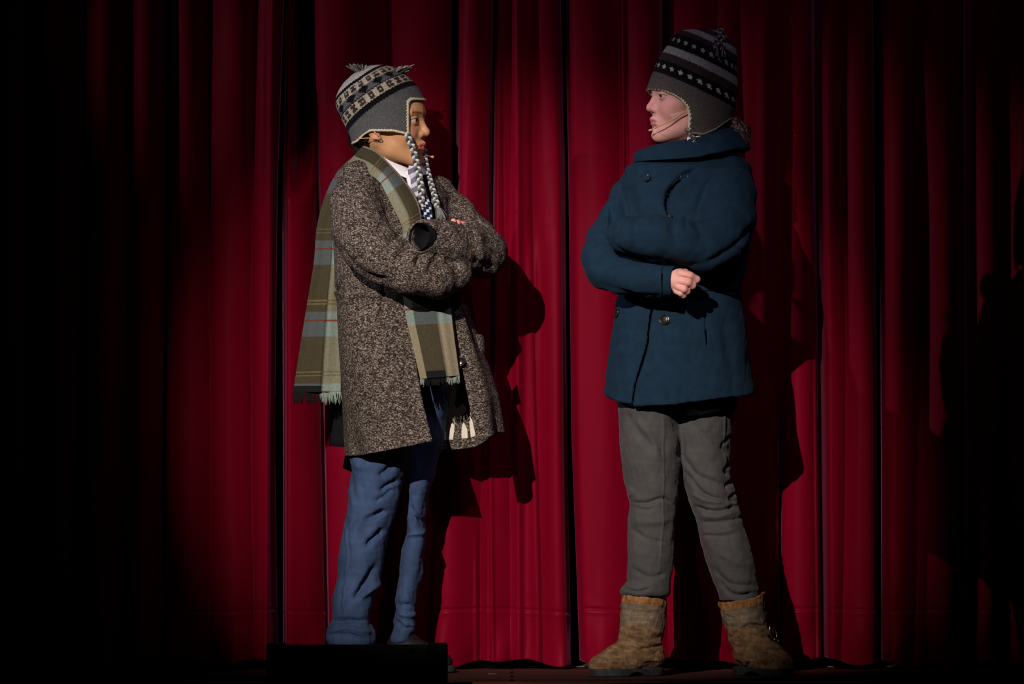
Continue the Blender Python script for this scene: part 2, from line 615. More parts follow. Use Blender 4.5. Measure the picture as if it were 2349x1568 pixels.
def tube_mesh(pts, rad, seg=8, closed_ends=True):
    """pts (n,3), rad scalar or (n,) -> V, F quads (ends are collapsed rings)"""
    p = np.asarray(pts, dtype=np.float64); n = len(p)
    r = np.full(n, rad, dtype=np.float64) if np.isscalar(rad) else np.asarray(rad, dtype=np.float64)
    t = np.gradient(p, axis=0); t /= np.linalg.norm(t, axis=1, keepdims=True) + 1e-9
    up = np.array([0.31, 0.87, 0.38])
    u = np.cross(t, up); u /= np.linalg.norm(u, axis=1, keepdims=True) + 1e-9
    v = np.cross(t, u)
    a = np.linspace(0, 2 * np.pi, seg, endpoint=False)
    ring = lambda c, uu, vv, rr: c + rr * (np.cos(a)[:, None] * uu + np.sin(a)[:, None] * vv)
    rings = [ring(p[0], u[0], v[0], 1e-4)] + [ring(p[i], u[i], v[i], r[i]) for i in range(n)] + [ring(p[-1], u[-1], v[-1], 1e-4)]
    V = np.vstack(rings); k = len(rings)
    F = []
    for i in range(k - 1):
        for j in range(seg):
            F.append((i * seg + j, i * seg + (j + 1) % seg, (i + 1) * seg + (j + 1) % seg, (i + 1) * seg + j))
    return V, np.array(F)


def solid(g, D, name, mat, parent, strokes=(), noise=(), colf=None, uvf=None, post=None):
    V, F = surfnet(D, g)
    if strokes: V = sculpt(V, F, strokes)
    if noise:
        nrm = vnormals(V, F)
        for sc_, amp, seed, an in noise:
            V = V + nrm * (amp * wnoise(V, sc_, seed, an))[:, None]
    if post: V = post(V, F)
    col = colf(V, F) if colf else None
    uv = uvf(V) if uvf else None
    return mesh_obj(name, to_world(V), F, mat, parent, col=col, uvw=uv)


def mesh_px(name, V, F, mat, parent, col=None, uvw=None, smooth=True):
    return mesh_obj(name, to_world(np.asarray(V, dtype=np.float64)), np.asarray(F), mat, parent, col=col, uvw=uvw, smooth=smooth)


def lathe_disc(c, nrm, r, h, seg=28, prof=None):
    """small button-like body of revolution about nrm; profile list of (radius frac, height frac)"""
    nrm = np.array(nrm, dtype=float); nrm /= np.linalg.norm(nrm)
    u = np.cross(nrm, [0.2, 0.1, 1.0]); u /= np.linalg.norm(u); v = np.cross(nrm, u)
    prof = prof or [(0.0, 0.55), (0.5, 0.55), (0.72, 0.62), (0.85, 1.0), (0.97, 0.8), (1.0, 0.35), (0.9, 0.0), (0.0, 0.0)]
    a = np.linspace(0, 2 * np.pi, seg, endpoint=False)
    V = []
    for (pr, ph) in prof:
        rr = max(pr * r, 1e-3)
        V.append(np.array(c) + nrm * ph * h + rr * (np.cos(a)[:, None] * u + np.sin(a)[:, None] * v))
    F = []
    for i in range(len(prof) - 1):
        for j in range(seg):
            F.append((i * seg + j, i * seg + (j + 1) % seg, (i + 1) * seg + (j + 1) % seg, (i + 1) * seg + j))
    return np.vstack(V), np.array(F)
# ------------------------------------------------------------------ stage and curtains
def box(x0, x1, y0, y1, z0, z1):
    V = np.array([[x, y, z] for x in (x0, x1) for y in (y0, y1) for z in (z0, z1)], dtype=float)
    F = np.array([[0, 1, 3, 2], [4, 6, 7, 5], [0, 4, 5, 1], [2, 3, 7, 6], [0, 2, 6, 4], [1, 5, 7, 3]])
    return V, F


def stage_mats():
    m, nt, b = new_mat('dark_stage_boards')
    L = nt.links.new
    tc = N(nt, 'ShaderNodeTexCoord')
    br = N(nt, 'ShaderNodeTexBrick', i_Scale=1.0)
    br.inputs['Color1'].default_value = (0.030, 0.012, 0.010, 1)
    br.inputs['Color2'].default_value = (0.042, 0.016, 0.012, 1)
    br.inputs['Mortar'].default_value = (0.004, 0.002, 0.002, 1)
    br.inputs['Mortar Size'].default_value = 0.004
    br.inputs['Brick Width'].default_value = 1.8
    br.inputs['Row Height'].default_value = 0.11
    L(tc.outputs['Object'], br.inputs['Vector'])
    L(br.outputs[0], b.inputs['Base Color'])
    no = N(nt, 'ShaderNodeTexNoise', i_Scale=9.0, i_Detail=4.0)
    L(tc.outputs['Object'], no.inputs['Vector'])
    mr = N(nt, 'ShaderNodeMapRange'); mr.inputs[3].default_value = 0.22; mr.inputs[4].default_value = 0.45
    L(no.outputs[0], mr.inputs[0]); L(mr.outputs[0], b.inputs['Roughness'])
    b.inputs['Specular IOR Level'].default_value = 0.5
    m2, nt, b = new_mat('worn_orange_wood')
    L = nt.links.new
    tc = N(nt, 'ShaderNodeTexCoord')
    mp = N(nt, 'ShaderNodeMapping'); mp.inputs['Scale'].default_value = (2, 30, 30)
    L(tc.outputs['Object'], mp.inputs['Vector'])
    no = N(nt, 'ShaderNodeTexNoise', i_Scale=3.0, i_Detail=6.0); L(mp.outputs[0], no.inputs['Vector'])
    r = ramp(nt, [(0.3, (0.16, 0.045, 0.015)), (0.7, (0.34, 0.11, 0.035))])
    L(no.outputs[0], r.inputs[0]); L(r.outputs[0], b.inputs['Base Color'])
    b.inputs['Roughness'].default_value = 0.5
    return m, m2


M_FLOOR, M_WOOD = stage_mats()
Y_EDGE = -0.38
V, F = box(-3.2, 3.2, Y_EDGE, 2.6, -0.15, 0.0)
tagit(mesh_obj('floor', V, F, M_FLOOR, smooth=False), 'dark polished stage floor in front of the red curtain', kind='structure')
V, F = box(-3.2, 3.2, Y_EDGE - 0.03, Y_EDGE + 0.006, -0.15, 0.0015)
tagit(mesh_obj('trim_1', V, F, M_WOOD, smooth=False), 'orange brown wooden nosing along the stage edge', kind='structure')
V, F = box(-3.2, 3.2, -3.0, Y_EDGE - 0.031, -0.20, -0.15)
tagit(mesh_obj('floor_apron', V, F, M_FLOOR, smooth=False), 'black lower apron step in front of the stage', kind='structure')
V, F = box(-3.2, 3.2, 2.5, 2.6, 0.0, 3.4)
tagit(mesh_obj('wall_back', V, F, M_BLACKPLASTIC, smooth=False), 'black wall behind the curtains', kind='structure')

YC = 0.36      # mean depth of the curtain


def curtain(label, edge_l, edge_r, valleys, feats, seam_py, bot_py, seed, amp=0.030, ybase=YC, facet=None):
    """edge_l / edge_r: functions of py giving the panel edges in px at the curtain depth;
    valleys: list of (px top, px bottom) of the folds; feats: (px top, px bottom, width px, depth m)"""
    rs = np.random.RandomState(seed)
    n = 300
    pys = np.concatenate([np.linspace(-1250, -150, 12), np.linspace(-110, 1300, 90), np.linspace(1308, bot_py, 70)])
    vt = np.array([v[0] for v in valleys], float); vb = np.array([v[1] for v in valleys], float)
    va = np.array([v[2] if len(v) > 2 else 1.0 for v in valleys], float)
    rows = []
    hs = rs.uniform(0.75, 1.2, len(valleys) + 1)
    for py in pys:
        s = np.clip(py / 1500.0, -0.5, 1.05)
        el, er = edge_l(py), edge_r(py)
        u = np.linspace(0, 1, n)
        px = el + (er - el) * u
        vz = vt + (vb - vt) * s + 6 * np.sin(py / 330.0 + vt)
        ph = np.interp(px, vz, np.arange(len(vz)), left=0, right=len(vz) - 1)
        k = np.clip(ph.astype(int), 0, len(vz) - 2)
        f = ph - k
        # a rounded ridge between two narrower valleys
        ridge = np.abs(np.sin(np.pi * f)) ** 0.75
        aL, aR = va[k], va[np.minimum(k + 1, len(va) - 1)]
        depth = aL * (1 - f) + aR * f
        y = -amp * depth * ridge * hs[k]
        # softer secondary waves, moving slowly with height
        y += 0.006 * np.sin(px / 21.0 + 2.0 * np.sin(py / 500.0 + seed) + seed) * (0.5 + 0.5 * np.sin(px / 130.0 + seed))
        y += 0.009 * np.sin(px / 57.0 + py / 900.0 + seed * 2.1)
        for ft in feats:
            c = ft[0] + (ft[1] - ft[0]) * s
            fade = 1.0
            if len(ft) > 4:
                fade = np.clip((py - ft[4]) / 120.0, 0, 1) * np.clip((ft[5] - py) / 120.0, 0, 1)
            y += ft[3] * np.exp(-((px - c) / ft[2]) ** 2) * fade
        if facet:
            a0, a1, b0, b1, dy = facet
            ca, cb = a0 + (a1 - a0) * s, b0 + (b1 - b0) * s
            y += np.where((px > ca) & (px < cb), dy * ((px - ca) / (cb - ca) - 0.35), 0) * np.clip((px - ca) / 6, 0, 1) * np.clip((cb - px) / 5, 0, 1)
        # hem: crumples near the floor and the stitched line
        lo = np.clip((py - (seam_py - 40)) / 150.0, 0, 1)
        y += lo * (0.007 * np.sin(px / 17.0 + py / 36.0 + seed) * np.sin(px / 61.0 + seed) + 0.006 * np.sin(px / 33.0 - py / 60.0))
        seam = seam_py + 5 * np.sin(px / 90.0 + seed)
        y += 0.0035 * np.exp(-((py - seam) / 3.2) ** 2) - 0.0015 * np.exp(-((py - seam - 7) / 5.0) ** 2)
        if py >= bot_py - 1:
            pyr = py + 7 * np.sin(px / 47.0 + seed) + 4 * np.sin(px / 19.0 + 2 * seed)
        else:
            pyr = py + (7 * np.sin(px / 47.0 + seed) + 4 * np.sin(px / 19.0 + 2 * seed)) * np.clip((py - bot_py + 60) / 60.0, 0, 1)
        # round the free edges backwards
        y += 0.030 * np.exp(-((px - el) / 9.0) ** 2) + 0.030 * np.exp(-((er - px) / 9.0) ** 2)
        Y = ybase + y
        rows.append(np.stack([(px - 1174.5) / 1000 * (D_CAM + ybase) / D_CAM,
                              Y,
                              np.maximum(H_CAM + (HOR - pyr) / 1000 * (D_CAM + ybase) / D_CAM, 0.003)], 1))
    g = np.array(rows)
    g = g[::-1]
    V, F = sheet(g, 0.0022)
    o = mesh_obj('stage_curtain', V, F, M_VELVET)
    tagit(o, label, 'curtain')
    return o


lin = lambda pts: (lambda py: float(np.interp(py, [p[0] for p in pts], [p[1] for p in pts])))
curtain('dark red velvet curtain at the far left, beyond the narrow black gap',
        lin([(0, -260), (1540, -260)]), lin([(-200, 652), (0, 650), (430, 636), (1000, 630), (1540, 636)]),
        [(-260, -260), (-150, -160), (-40, -50), (80, 70), (190, 180), (290, 285), (384, 374), (482, 476), (580, 585), (655, 640)],
        [(628, 612, 7, -0.012), (381, 375, 5, 0.05)], 1398, 1512, 3, amp=0.045)
curtain('bright red velvet curtain behind the boy in the tweed coat',
        lin([(-200, 655), (0, 655), (430, 648), (1000, 650), (1540, 650)]), lin([(-200, 1282), (0, 1285), (400, 1296), (1000, 1300), (1540, 1310)]),
        [(655, 640, 0.6), (715, 750, 1.0), (880, 905, 0.6), (1038, 985, 1.0), (1133, 1100, 0.6), (1160, 1165, 0.3), (1222, 1240, 0.6), (1296, 1318, 0.8)],
        [(1042, 1047, 9, 0.11, -1600, 600), (1134, 1120, 6, 0.06, -1600, 900), (1185, 1190, 9, -0.016), (1112, 1130, 5, -0.009, 900, 1700), (1120, 1118, 3, -0.005, 1120, 1700), (1085, 1092, 4, -0.006, 1200, 1700),
         (1210, 1236, 12, -0.014, 500, 1600), (684, 690, 24, 0.16, -1600, 460), (722, 752, 4, 0.07, 200, 1600)], 1400, 1519, 5, amp=0.036, facet=(656, 655, 722, 752, 0.085))
curtain('deep red velvet curtain behind the girl in the navy coat',
        lin([(-200, 1297), (0, 1298), (400, 1305), (1000, 1312), (1540, 1332)]), lin([(-200, 2002), (0, 2003), (1000, 2012), (1540, 2014)]),
        [(1290, 1318, 0.6), (1430, 1455, 0.7), (1523, 1530, 1.0), (1640, 1620, 0.6), (1690, 1700, 0.8), (1790, 1790, 0.7), (1875, 1868, 1.0), (1940, 1930, 0.8), (2008, 2020, 0.8)],
        [(1524, 1520, 9, 0.12, -1600, 500), (1428, 1436, 4, -0.016, -600, 600), (1755, 1750, 16, -0.012), (1790, 1790, 4, 0.06, 900, 1700), (1872, 1890, 9, 0.09)],
        1400, 1517, 9, amp=0.036)
curtain('nearly black red velvet curtain at the far right',
        lin([(-200, 2018), (0, 2020), (1540, 2024)]), lin([(0, 2620), (1540, 2620)]),
        [(2010, 2015), (2110, 2100), (2222, 2225), (2300, 2310), (2400, 2410), (2500, 2510), (2620, 2620)],
        [(2222, 2225, 8, 0.09)], 1402, 1524, 12, amp=0.045)

# black drape that backs the curtains and trails on the floor
xs = np.linspace(-1.75, 1.85, 420)
rows = []
for z in [0.002, 0.004, 0.012, 0.03, 0.06, 0.15, 0.6, 1.4, 2.2, 3.1]:
    out = 0.26 * np.exp(-z / 0.010)
    rows.append(np.stack([xs, 0.67 - out - 0.03 * np.exp(-z / 0.05) + 0.012 * np.sin(xs * 31) + 0.008 * np.sin(xs * 77 + 1), np.full_like(xs, z)], 1))
V, F = sheet(np.array(rows), 0.002)
drape = tagit(mesh_obj('backing_drape', V, F, M_BLACKCLOTH), 'black cloth drape showing as a low strip beneath the red curtains', 'drape')
g0 = np.array(rows)[0]
V, F = tube_mesh(g0 + np.array([0, -0.002, 0.001]), 0.0013, seg=6)
mesh_obj('hem_cord', V, F, fabric('grey_cord', (0.16, 0.15, 0.12), bump=0.1), drape)['label'] = 'grey hem cord'

# spike tape mark and a fleck on the boards
V, F = box(wx(1119, .1), wx(1140, .1), 0.06, 0.085, 0.0001, 0.0009)
m_mark = fabric('worn_tape', srgb(150, 105, 90), rough=0.6, var=0.2, bump=0.1)
tagit(mesh_obj('floor_tape', V, F, m_mark, smooth=False), 'short strip of pale tape on the stage floor between the two children', 'tape')

# ------------------------------------------------------------------ small floor monitor in front of the stage
Ym = -0.61
mon = empty('stage_monitor', (wx(820, Ym), Ym, -0.15), 'small black wedge floor monitor in front of the boy, seen from behind', 'speaker')
x0, x1 = wx(612, Ym), wx(1027, Ym)
ztop = wz(1474, Ym)
cheek = 0.044


def prism(profile, xa, xb):
    n = len(profile)
    V = np.array([[xa, p[0], p[1]] for p in profile] + [[xb, p[0], p[1]] for p in profile])
    F = [tuple(range(n))[::-1], tuple(range(n, 2 * n))] + [(i, (i + 1) % n, n + (i + 1) % n, n + i) for i in range(n)]
    return V, F


prof = [(-0.20, 0.0), (0.17, 0.0), (0.17, 0.04), (0.03, ztop + 0.15), (-0.03, ztop + 0.15), (-0.055, ztop + 0.108), (-0.20, 0.03)]
prof = [(Ym + a, -0.15 + b) for a, b in prof]


def bevel(o, w_=0.004):
    m = o.modifiers.new('bevel', 'BEVEL'); m.width = w_; m.segments = 3; m.limit_method = 'ANGLE'


inner = [(y, z - (0.004 if z > -0.14 else 0)) for y, z in prof]
V, F = prism(inner, x0 + cheek, x1 - cheek); bevel(mesh_obj('cabinet', V, F, M_BLACKPLASTIC, mon, smooth=False), 0.002)
for (xa, xb) in ((x0, x0 + cheek - 0.0005), (x1 - cheek + 0.0005, x1)):
    V, F = prism(prof, xa, xb); bevel(mesh_obj('side_cheek', V, F, M_BLACKPLASTIC, mon, smooth=False), 0.005)
# lighter slanted rail with three screws
ya, za, yb, zb = Ym - 0.029, ztop - 0.003, Ym - 0.056, ztop - 0.043
nx_, nz_ = -(zb - za), (yb - ya)
nl = math.hypot(nx_, nz_); ny, nz2 = -abs(nx_) / nl, abs(nz_) / nl
def slant(u, v, off):  # u along x, v 0..1 down the slope
    return (u, ya + (yb - ya) * v + ny * off, za + (zb - za) * v + nz2 * off)
xa, xb = x0 + cheek + 0.002, x1 - cheek - 0.002
V = [slant(u, v, o_) for o_ in (0.0, 0.003) for (u, v) in ((xa, 0.03), (xb, 0.03), (xb, 0.97), (xa, 0.97))]
F = [(0, 1, 2, 3), (7, 6, 5, 4), (0, 4, 5, 1), (1, 5, 6, 2), (2, 6, 7, 3), (3, 7, 4, 0)]
mesh_obj('top_rail', V, F, M_PANEL, mon, smooth=False)['label'] = 'dark grey slanted rail'
for px in (682, 815, 947):
    c = np.array(slant(wx(px, Ym), 0.36, 0.003))
    Vd, Fd = lathe_disc(c, (0, ny, nz2), 0.0075, 0.003)
    mesh_obj('screw', Vd, Fd, M_BLACKPLASTIC, mon)
# ------------------------------------------------------------------ heads
def head_frame(P, c, yaw, facing, pitch=0.0):
    """local head coordinates: hx forward, hy sideways, hz up. facing +1 looks to +px, -1 to -px; yaw turns the face to the viewer"""
    cs, sn = math.cos(yaw), math.sin(yaw)
    dx, dy, dz = (P[0] - c[0]), (P[1] - c[1]), (c[2] - P[2])
    hx = facing * dx * cs - dy * sn
    hy = facing * dx * sn + dy * cs          # negative is the near side
    cp, sp = math.cos(pitch), math.sin(pitch)
    return hx * cp + dz * sp, hy, -hx * sp + dz * cp


def head_point(c, yaw, facing, pitch, p):
    hx, hy, hz = p
    cp, sp = math.cos(pitch), math.sin(pitch)
    a = hx * cp - hz * sp; dz = hx * sp + hz * cp
    cs, sn = math.cos(yaw), math.sin(yaw)
    dx = facing * (a * cs + hy * sn); dy = -a * sn + hy * cs
    return np.array([c[0] + dx, c[1] + dy, c[2] - dz])


def head_sdf(H, boy=True, mouth_open=2.0, eye_h=5.0):
    x, y, z = H
    ay = np.sqrt(y * y + 1.0)
    A = (x, ay, z)
    d = ellip(H, (-12, 0, 26), (90, 72, 80))
    d = smin(d, ellip(H, (26, 0, -18), (56, 55, 78)), 25)
    d = smin(d, ellip(H, (36, 0, 24), (47, 56, 44)), 18)         # forehead
    jaw = cap(A, (-8, 46, -48), (58, 14, -86), 20, 15)
    d = smin(d, jaw, 26)
    d = smin(d, cap(A, (20, 28, -66), (56, 6, -82), 22, 18), 20)
    d = smin(d, ball(H, (70, 0, -91), 14.5), 18)                   # chin
    d = smin(d, ball(A, (50, 31, -34), 25), 18)                  # cheeks
    d = smin(d, cap(A, (8, 62, -10), (52, 44, -20), 8, 9), 16)      # cheekbone
    d = smax(d, -ball(A, (93, 31, -3), 17.0), 12)                # eye sockets
    d = smin(d, cap(A, (78, 10, 15), (69, 46, 14), 6, 5), 14)       # brow ridge
    # muzzle and lips
    d = smin(d, ellip(H, (62, 0, -62), (25, 26, 21)), 16)
    nose = cap(H, (76, 0, 4), (90, 0, -24), 6.5, 7.5)
    nose = smin(nose, ball(H, (92.5, 0, -30), 9.0), 6)
    nose = smin(nose, ball(A, (84, 9.5, -34), 6.8), 5)
    d = smin(d, nose, 8)
    d = smax(d, -ball(A, (89, 5.5, -42), 3.2), 3)
    up = smin(cap(A, (86.5, 3, -55.5), (73, 23, -60.5), 5.2, 2.2), ball(H, (85.5, 0, -56), 4.6), 4)
    lo = cap(A, (84.5, 3, -66 - mouth_open), (72, 20, -63.5), 5.8, 2.4)
    d = smin(d, smin(up, lo, 2.0), 4.5)
    gap = cap(A, (97, 0, -61 - mouth_open * 0.45), (74, 22, -61.5), 0.7 + mouth_open * 0.55, 0.6)
    d = smax(d, -gap, 2.2)
    d = smax(d, -cap(A, (94, 0, -77.5), (82, 10, -77), 5.5, 5), 12)       # under the lower lip
    # eyelids: a shell over the eyeball with an almond slit
    lid = ball(A, (67.5, 30, -3), 14.5)
    dy = (ay - 31) / 13.0
    hgt = eye_h * np.clip(1 - dy * dy, 0, 1) ** 0.6
    slit = np.abs(z + 3.4) - hgt
    lid = smax(lid, -smax(slit, 60 - x, 1), 1.2)
    lid = np.maximum(lid, -ball(A, (67.5, 30, -3), 12.0))
    d = smax(d, -ball(A, (67.5, 30, -3), 12.6) + 0 * x, 1.5)
    d = smin(d, lid, 2.5)
    d = smax(d, -smax(smax(slit, 62 - x, 1), ay - 46, 1), 1.0)
    # ears
    e = ellip(A, (-10, 72, -18), (17, 6, 29))
    e = smin(e, ball(A, (-4, 69, -44), 8), 6)
    e = smax(e, -ellip(A, (-7, 79, -16), (11, 6, 20)), 3)
    d = smin(d, e, 6)
    return d


def head_colour(H, base, lip, blush, brow, eye_h=5.0, lw=24.0):
    x, y, z = H
    ay = np.abs(y)
    n = len(x)
    col = np.tile(np.array(base), (n, 1))

    def mix(m, c, k=1.0):
        nonlocal col
        m = np.clip(m, 0, 1)[:, None] * k
        col = col * (1 - m) + np.array(c) * m
    mix(np.exp(-(((x - 52) / 30) ** 2 + ((ay - 38) / 20) ** 2 + ((z + 36) / 22) ** 2)), blush, 0.55)
    mix(np.exp(-(((x - 94) / 9) ** 2 + (y / 12) ** 2 + ((z + 32) / 9) ** 2)), blush, 0.6)
    mix(np.exp(-(((x + 10) / 20) ** 2 + ((z + 20) / 30) ** 2)) * (ay > 68), blush, 0.5)
    mo = 2.0
    lipm = np.exp(-(np.maximum(np.abs(z + 60.8 + 0.12 * np.maximum(86 - x, 0)) - (6.6 * np.clip(1 - (ay / lw) ** 2, 0, 1)), 0) / 1.3) ** 2)
    lipm = lipm * (x > 66) * (ay < lw)
    mix(lipm, lip, 0.9)
    # brows and lashes
    bz = 13.0 + 1.6 * np.cos((ay - 36) / 15)
    bm = np.exp(-((z - bz) / 2.6) ** 2) * (ay > 13) * (ay < 50) * (x > 40)
    mix(bm, brow, 0.78)
    dyy = (ay - 31) / 13.0
    hg = eye_h * np.clip(1 - dyy * dyy, 0, 1) ** 0.6
    lash = np.exp(-((z + 3.4 - hg) / 1.5) ** 2) * (ay > 18.5) * (ay < 44) * (x > 55)
    mix(lash, (0.012, 0.008, 0.006), 0.9)
    mix(np.exp(-(((z + 11) / 6) ** 2 + ((ay - 30) / 12) ** 2)) * (x > 55), blush, 0.35)
    return col


def eyeball(c, yaw, facing, pitch, side, parent, iris, look=(0.0, 0.0)):
    r = 12.2
    a = np.linspace(0, math.pi, 33); bb = np.linspace(0, 2 * math.pi, 33)[:-1]
    ctr = np.array([67.5, 30 * side, -3.0])
    f = np.array([1.0, look[0], look[1]]); f /= np.linalg.norm(f)
    u = np.cross([0, 0, 1.0], f); u /= np.linalg.norm(u); v = np.cross(f, u)
    V, col = [], []
    for t in a:
        rr = r + (0.9 * math.exp(-(t / 0.42) ** 4))
        for b in bb:
            p = ctr + rr * (math.cos(t) * f + math.sin(t) * (math.cos(b) * u + math.sin(b) * v))
            V.append(head_point(c, yaw, facing, pitch, p))
            col.append((0.004, 0.003, 0.003) if t < 0.19 else iris if t < 0.47 else (0.62, 0.56, 0.55))
    m = len(bb); F = []
    for i in range(len(a) - 1):
        for j in range(m):
            F.append((i * m + j, i * m + (j + 1) % m, (i + 1) * m + (j + 1) % m, (i + 1) * m + j))
    o = mesh_px('eye', np.array(V), np.array(F), M_EYE, parent, col=np.array(col))
    return o


def ribbon(stations, nu=40, nv=160, fold=None, thick=4.0, bulge=6.0):
    """stations: list of ((px,y,py) left, (px,y,py) right). returns grid, u, v(mm along)"""
    L = curve2([s[0] for s in stations], nv) if False else None
    def cr(pts):
        p = np.array(pts, float)
        q = np.vstack([2 * p[0] - p[1], p, 2 * p[-1] - p[-2]])
        out = []
        k = max(2, nv // (len(p) - 1))
        for i in range(1, len(q) - 2):
            t = np.linspace(0, 1, k, endpoint=False)[:, None]
            out.append(0.5 * ((2 * q[i]) + (-q[i - 1] + q[i + 1]) * t + (2 * q[i - 1] - 5 * q[i] + 4 * q[i + 1] - q[i + 2]) * t ** 2
                              + (-q[i - 1] + 3 * q[i] - 3 * q[i + 1] + q[i + 2]) * t ** 3))
        out.append(p[-1:])
        return np.vstack(out)
    L, R = cr([s[0] for s in stations]), cr([s[1] for s in stations])
    u = np.linspace(0, 1, nu)
    G = L[:, None, :] * (1 - u)[None, :, None] + R[:, None, :] * u[None, :, None]
    mid = (L + R) / 2
    v = np.concatenate([[0], np.cumsum(np.linalg.norm(np.diff(mid, axis=0), axis=1))])
    w_ = np.sin(np.pi * u)
    G[:, :, 1] -= bulge * w_[None, :]
    if fold is not None:
        G[:, :, 1] += fold(u[None, :], v[:, None])
    return G, u, v


def braid(path, r, colours, turns_mm=17.0, n=None):
    """three interlaced strands along a path of (px,y,py); returns V,F,col"""
    p = curve2(path, 200)
    seg = np.linalg.norm(np.diff(p, axis=0), axis=1); s = np.concatenate([[0], np.cumsum(seg)])
    m = int(s[-1] / 1.2)
    t = np.linspace(0, s[-1], m)
    q = np.stack([np.interp(t, s, p[:, k]) for k in range(3)], 1)
    tan = np.gradient(q, axis=0); tan /= np.linalg.norm(tan, axis=1, keepdims=True)
    side = np.cross(tan, [0, 1.0, 0]); side /= np.linalg.norm(side, axis=1, keepdims=True) + 1e-9
    dep = np.cross(tan, side)
    parts = []
    for k in range(3):
        ph = 2 * np.pi * (t / (turns_mm * 2) + k / 3)
        a = np.sin(ph) * r * 0.85; b = np.sin(2 * ph) * r * 0.5
        c = q + side * a[:, None] + dep * b[:, None]
        V, F = tube_mesh(c, r * 0.62, seg=8)
        stripe = colours[k]
        parts.append((V, F, np.tile(np.array(stripe), (len(V), 1))))
    return join_parts(parts)


def tassel(top, length, spread, n, colours, seed=1, r=1.0, direction=(0, 0, 1)):
    rs = np.random.RandomState(seed)
    parts = []
    d = np.array(direction, float); d /= np.linalg.norm(d)
    for k in range(n):
        a = rs.normal(size=3) * spread
        a[2] *= 0.3
        ll = length * rs.uniform(0.8, 1.08)
        t = np.linspace(0, 1, 7)[:, None]
        pts = np.array(top) + d * ll * t + a * (t ** 0.7) + rs.normal(size=3) * 1.2 * np.sin(t * 3)
        V, F = tube_mesh(pts, r * rs.uniform(0.7, 1.2), seg=5)
        parts.append((V, F, np.tile(np.array(colours[k % len(colours)]), (len(V), 1))))
    return join_parts(parts)


def body_core(parts_sdf, g):
    return parts_sdf


CREAM = srgb(214, 206, 172)


def knit_bands(v, u, bands, motif_fn=None):
    col = np.zeros((len(v), 3))
    edges = [b[0] for b in bands]
    idx = np.clip(np.searchsorted(edges, v, side='right') - 1, 0, len(bands) - 1)
    cols = np.array([b[1] for b in bands])
    return cols[idx]
# ------------------------------------------------------------------ the boy on the left, facing right
FIG['y0'] = 0.12; FIG['s'] = (D_CAM + 0.12) / D_CAM
boy = empty('person', (wx(900, 0.12), 0.12, 0.0), 'child in brown tweed overcoat and plaid scarf, arms crossed, facing right beside the other child', 'person')
BC, BYAW, BPIT = (889.0, 0.0, 275.0), math.radians(16), math.radians(0)

SK_B = srgb(222, 166, 120); LIP_B = srgb(196, 96, 92); BL_B = srgb(214, 128, 108); BROW_B = srgb(62, 38, 28)

# --- body: head on a neck, trunk, limbs and hands
g = Grid(780, 1002, -92, 92, 168, 420, 1.3)
P = g.xyz(); H = head_frame(P, BC, BYAW, 1, BPIT)
d = head_sdf(H, True, 3.2, 4.2)
neck = cap(P, (868, 12, 330), (872, 20, 430), 46, 50)
d = smin(d, neck, 22)
V1, F1 = surfnet(d, g)
c1 = head_colour(head_frame((V1[:, 0], V1[:, 1], V1[:, 2]), BC, BYAW, 1, BPIT), SK_B, LIP_B, BL_B, BROW_B, 4.2)
g = Grid(800, 1110, -230, 170, 395, 1460, 7.0)
P = g.xyz()
d = stack(P, [(400, 850, 900, 20, 40), (430, 810, 970, 10, 70), (520, 800, 985, 10, 85), (660, 815, 985, 10, 78), (780, 815, 1000, 10, 85), (860, 820, 1000, 10, 85)], ek=20)
d = smin(d, tube(P, [(830, -60, 440, 34), (850, -125, 520, 32), (880, -172, 592, 30), (960, -190, 625, 26), (1030, -170, 628, 22)]), 20)
d = smin(d, tube(P, [(985, 70, 450, 34), (1050, 20, 512, 32), (1105, -55, 578, 30), (1050, -120, 570, 26), (1000, -150, 555, 22)]), 20)
d = smin(d, tube(P, [(880, -18, 850, 50), (862, -32, 1150, 24), (812, -62, 1455, 16)]), 20)
d = smin(d, tube(P, [(962, 45, 850, 34), (955, 60, 1150, 12), (924, 58, 1450, 12)]), 20)
V2, F2 = surfnet(d, g)
c2 = np.tile(np.array(SK_B), (len(V2), 1))
# right hand tucked under the far arm, two finger tips show on top of it
g = Grid(1015, 1085, -185, -60, 490, 640, 2.0)
P = g.xyz()
d = ellip(P, (1040, -128, 590), (22, 14, 30))
for k, (fx, fy) in enumerate(((1036, -158), (1046, -146), (1055, -132), (1062, -117))):
    d = smin(d, tube(P, [(1036 + 6 * k, -138 + 8 * k, 578, 8.5), (fx, fy + 14, 535 - 2 * k, 8.0), (fx + 6, fy, 513 + k * 2.5, 7.0)], 4), 4)
V3, F3 = surfnet(d, g)
c3 = np.tile(np.array(srgb(236, 150, 140)), (len(V3), 1))
V, F, col = join_parts([(V1, F1, c1), (V2, F2, c2), (V3, F3, c3)])
mesh_px('body', V, F, M_SKIN, boy, col=col)
for s_ in (-1, 1):
    eyeball(BC, BYAW, 1, BPIT, s_, boy, (0.022, 0.015, 0.012), (-0.08, 0.0))['label'] = 'dark brown eye'

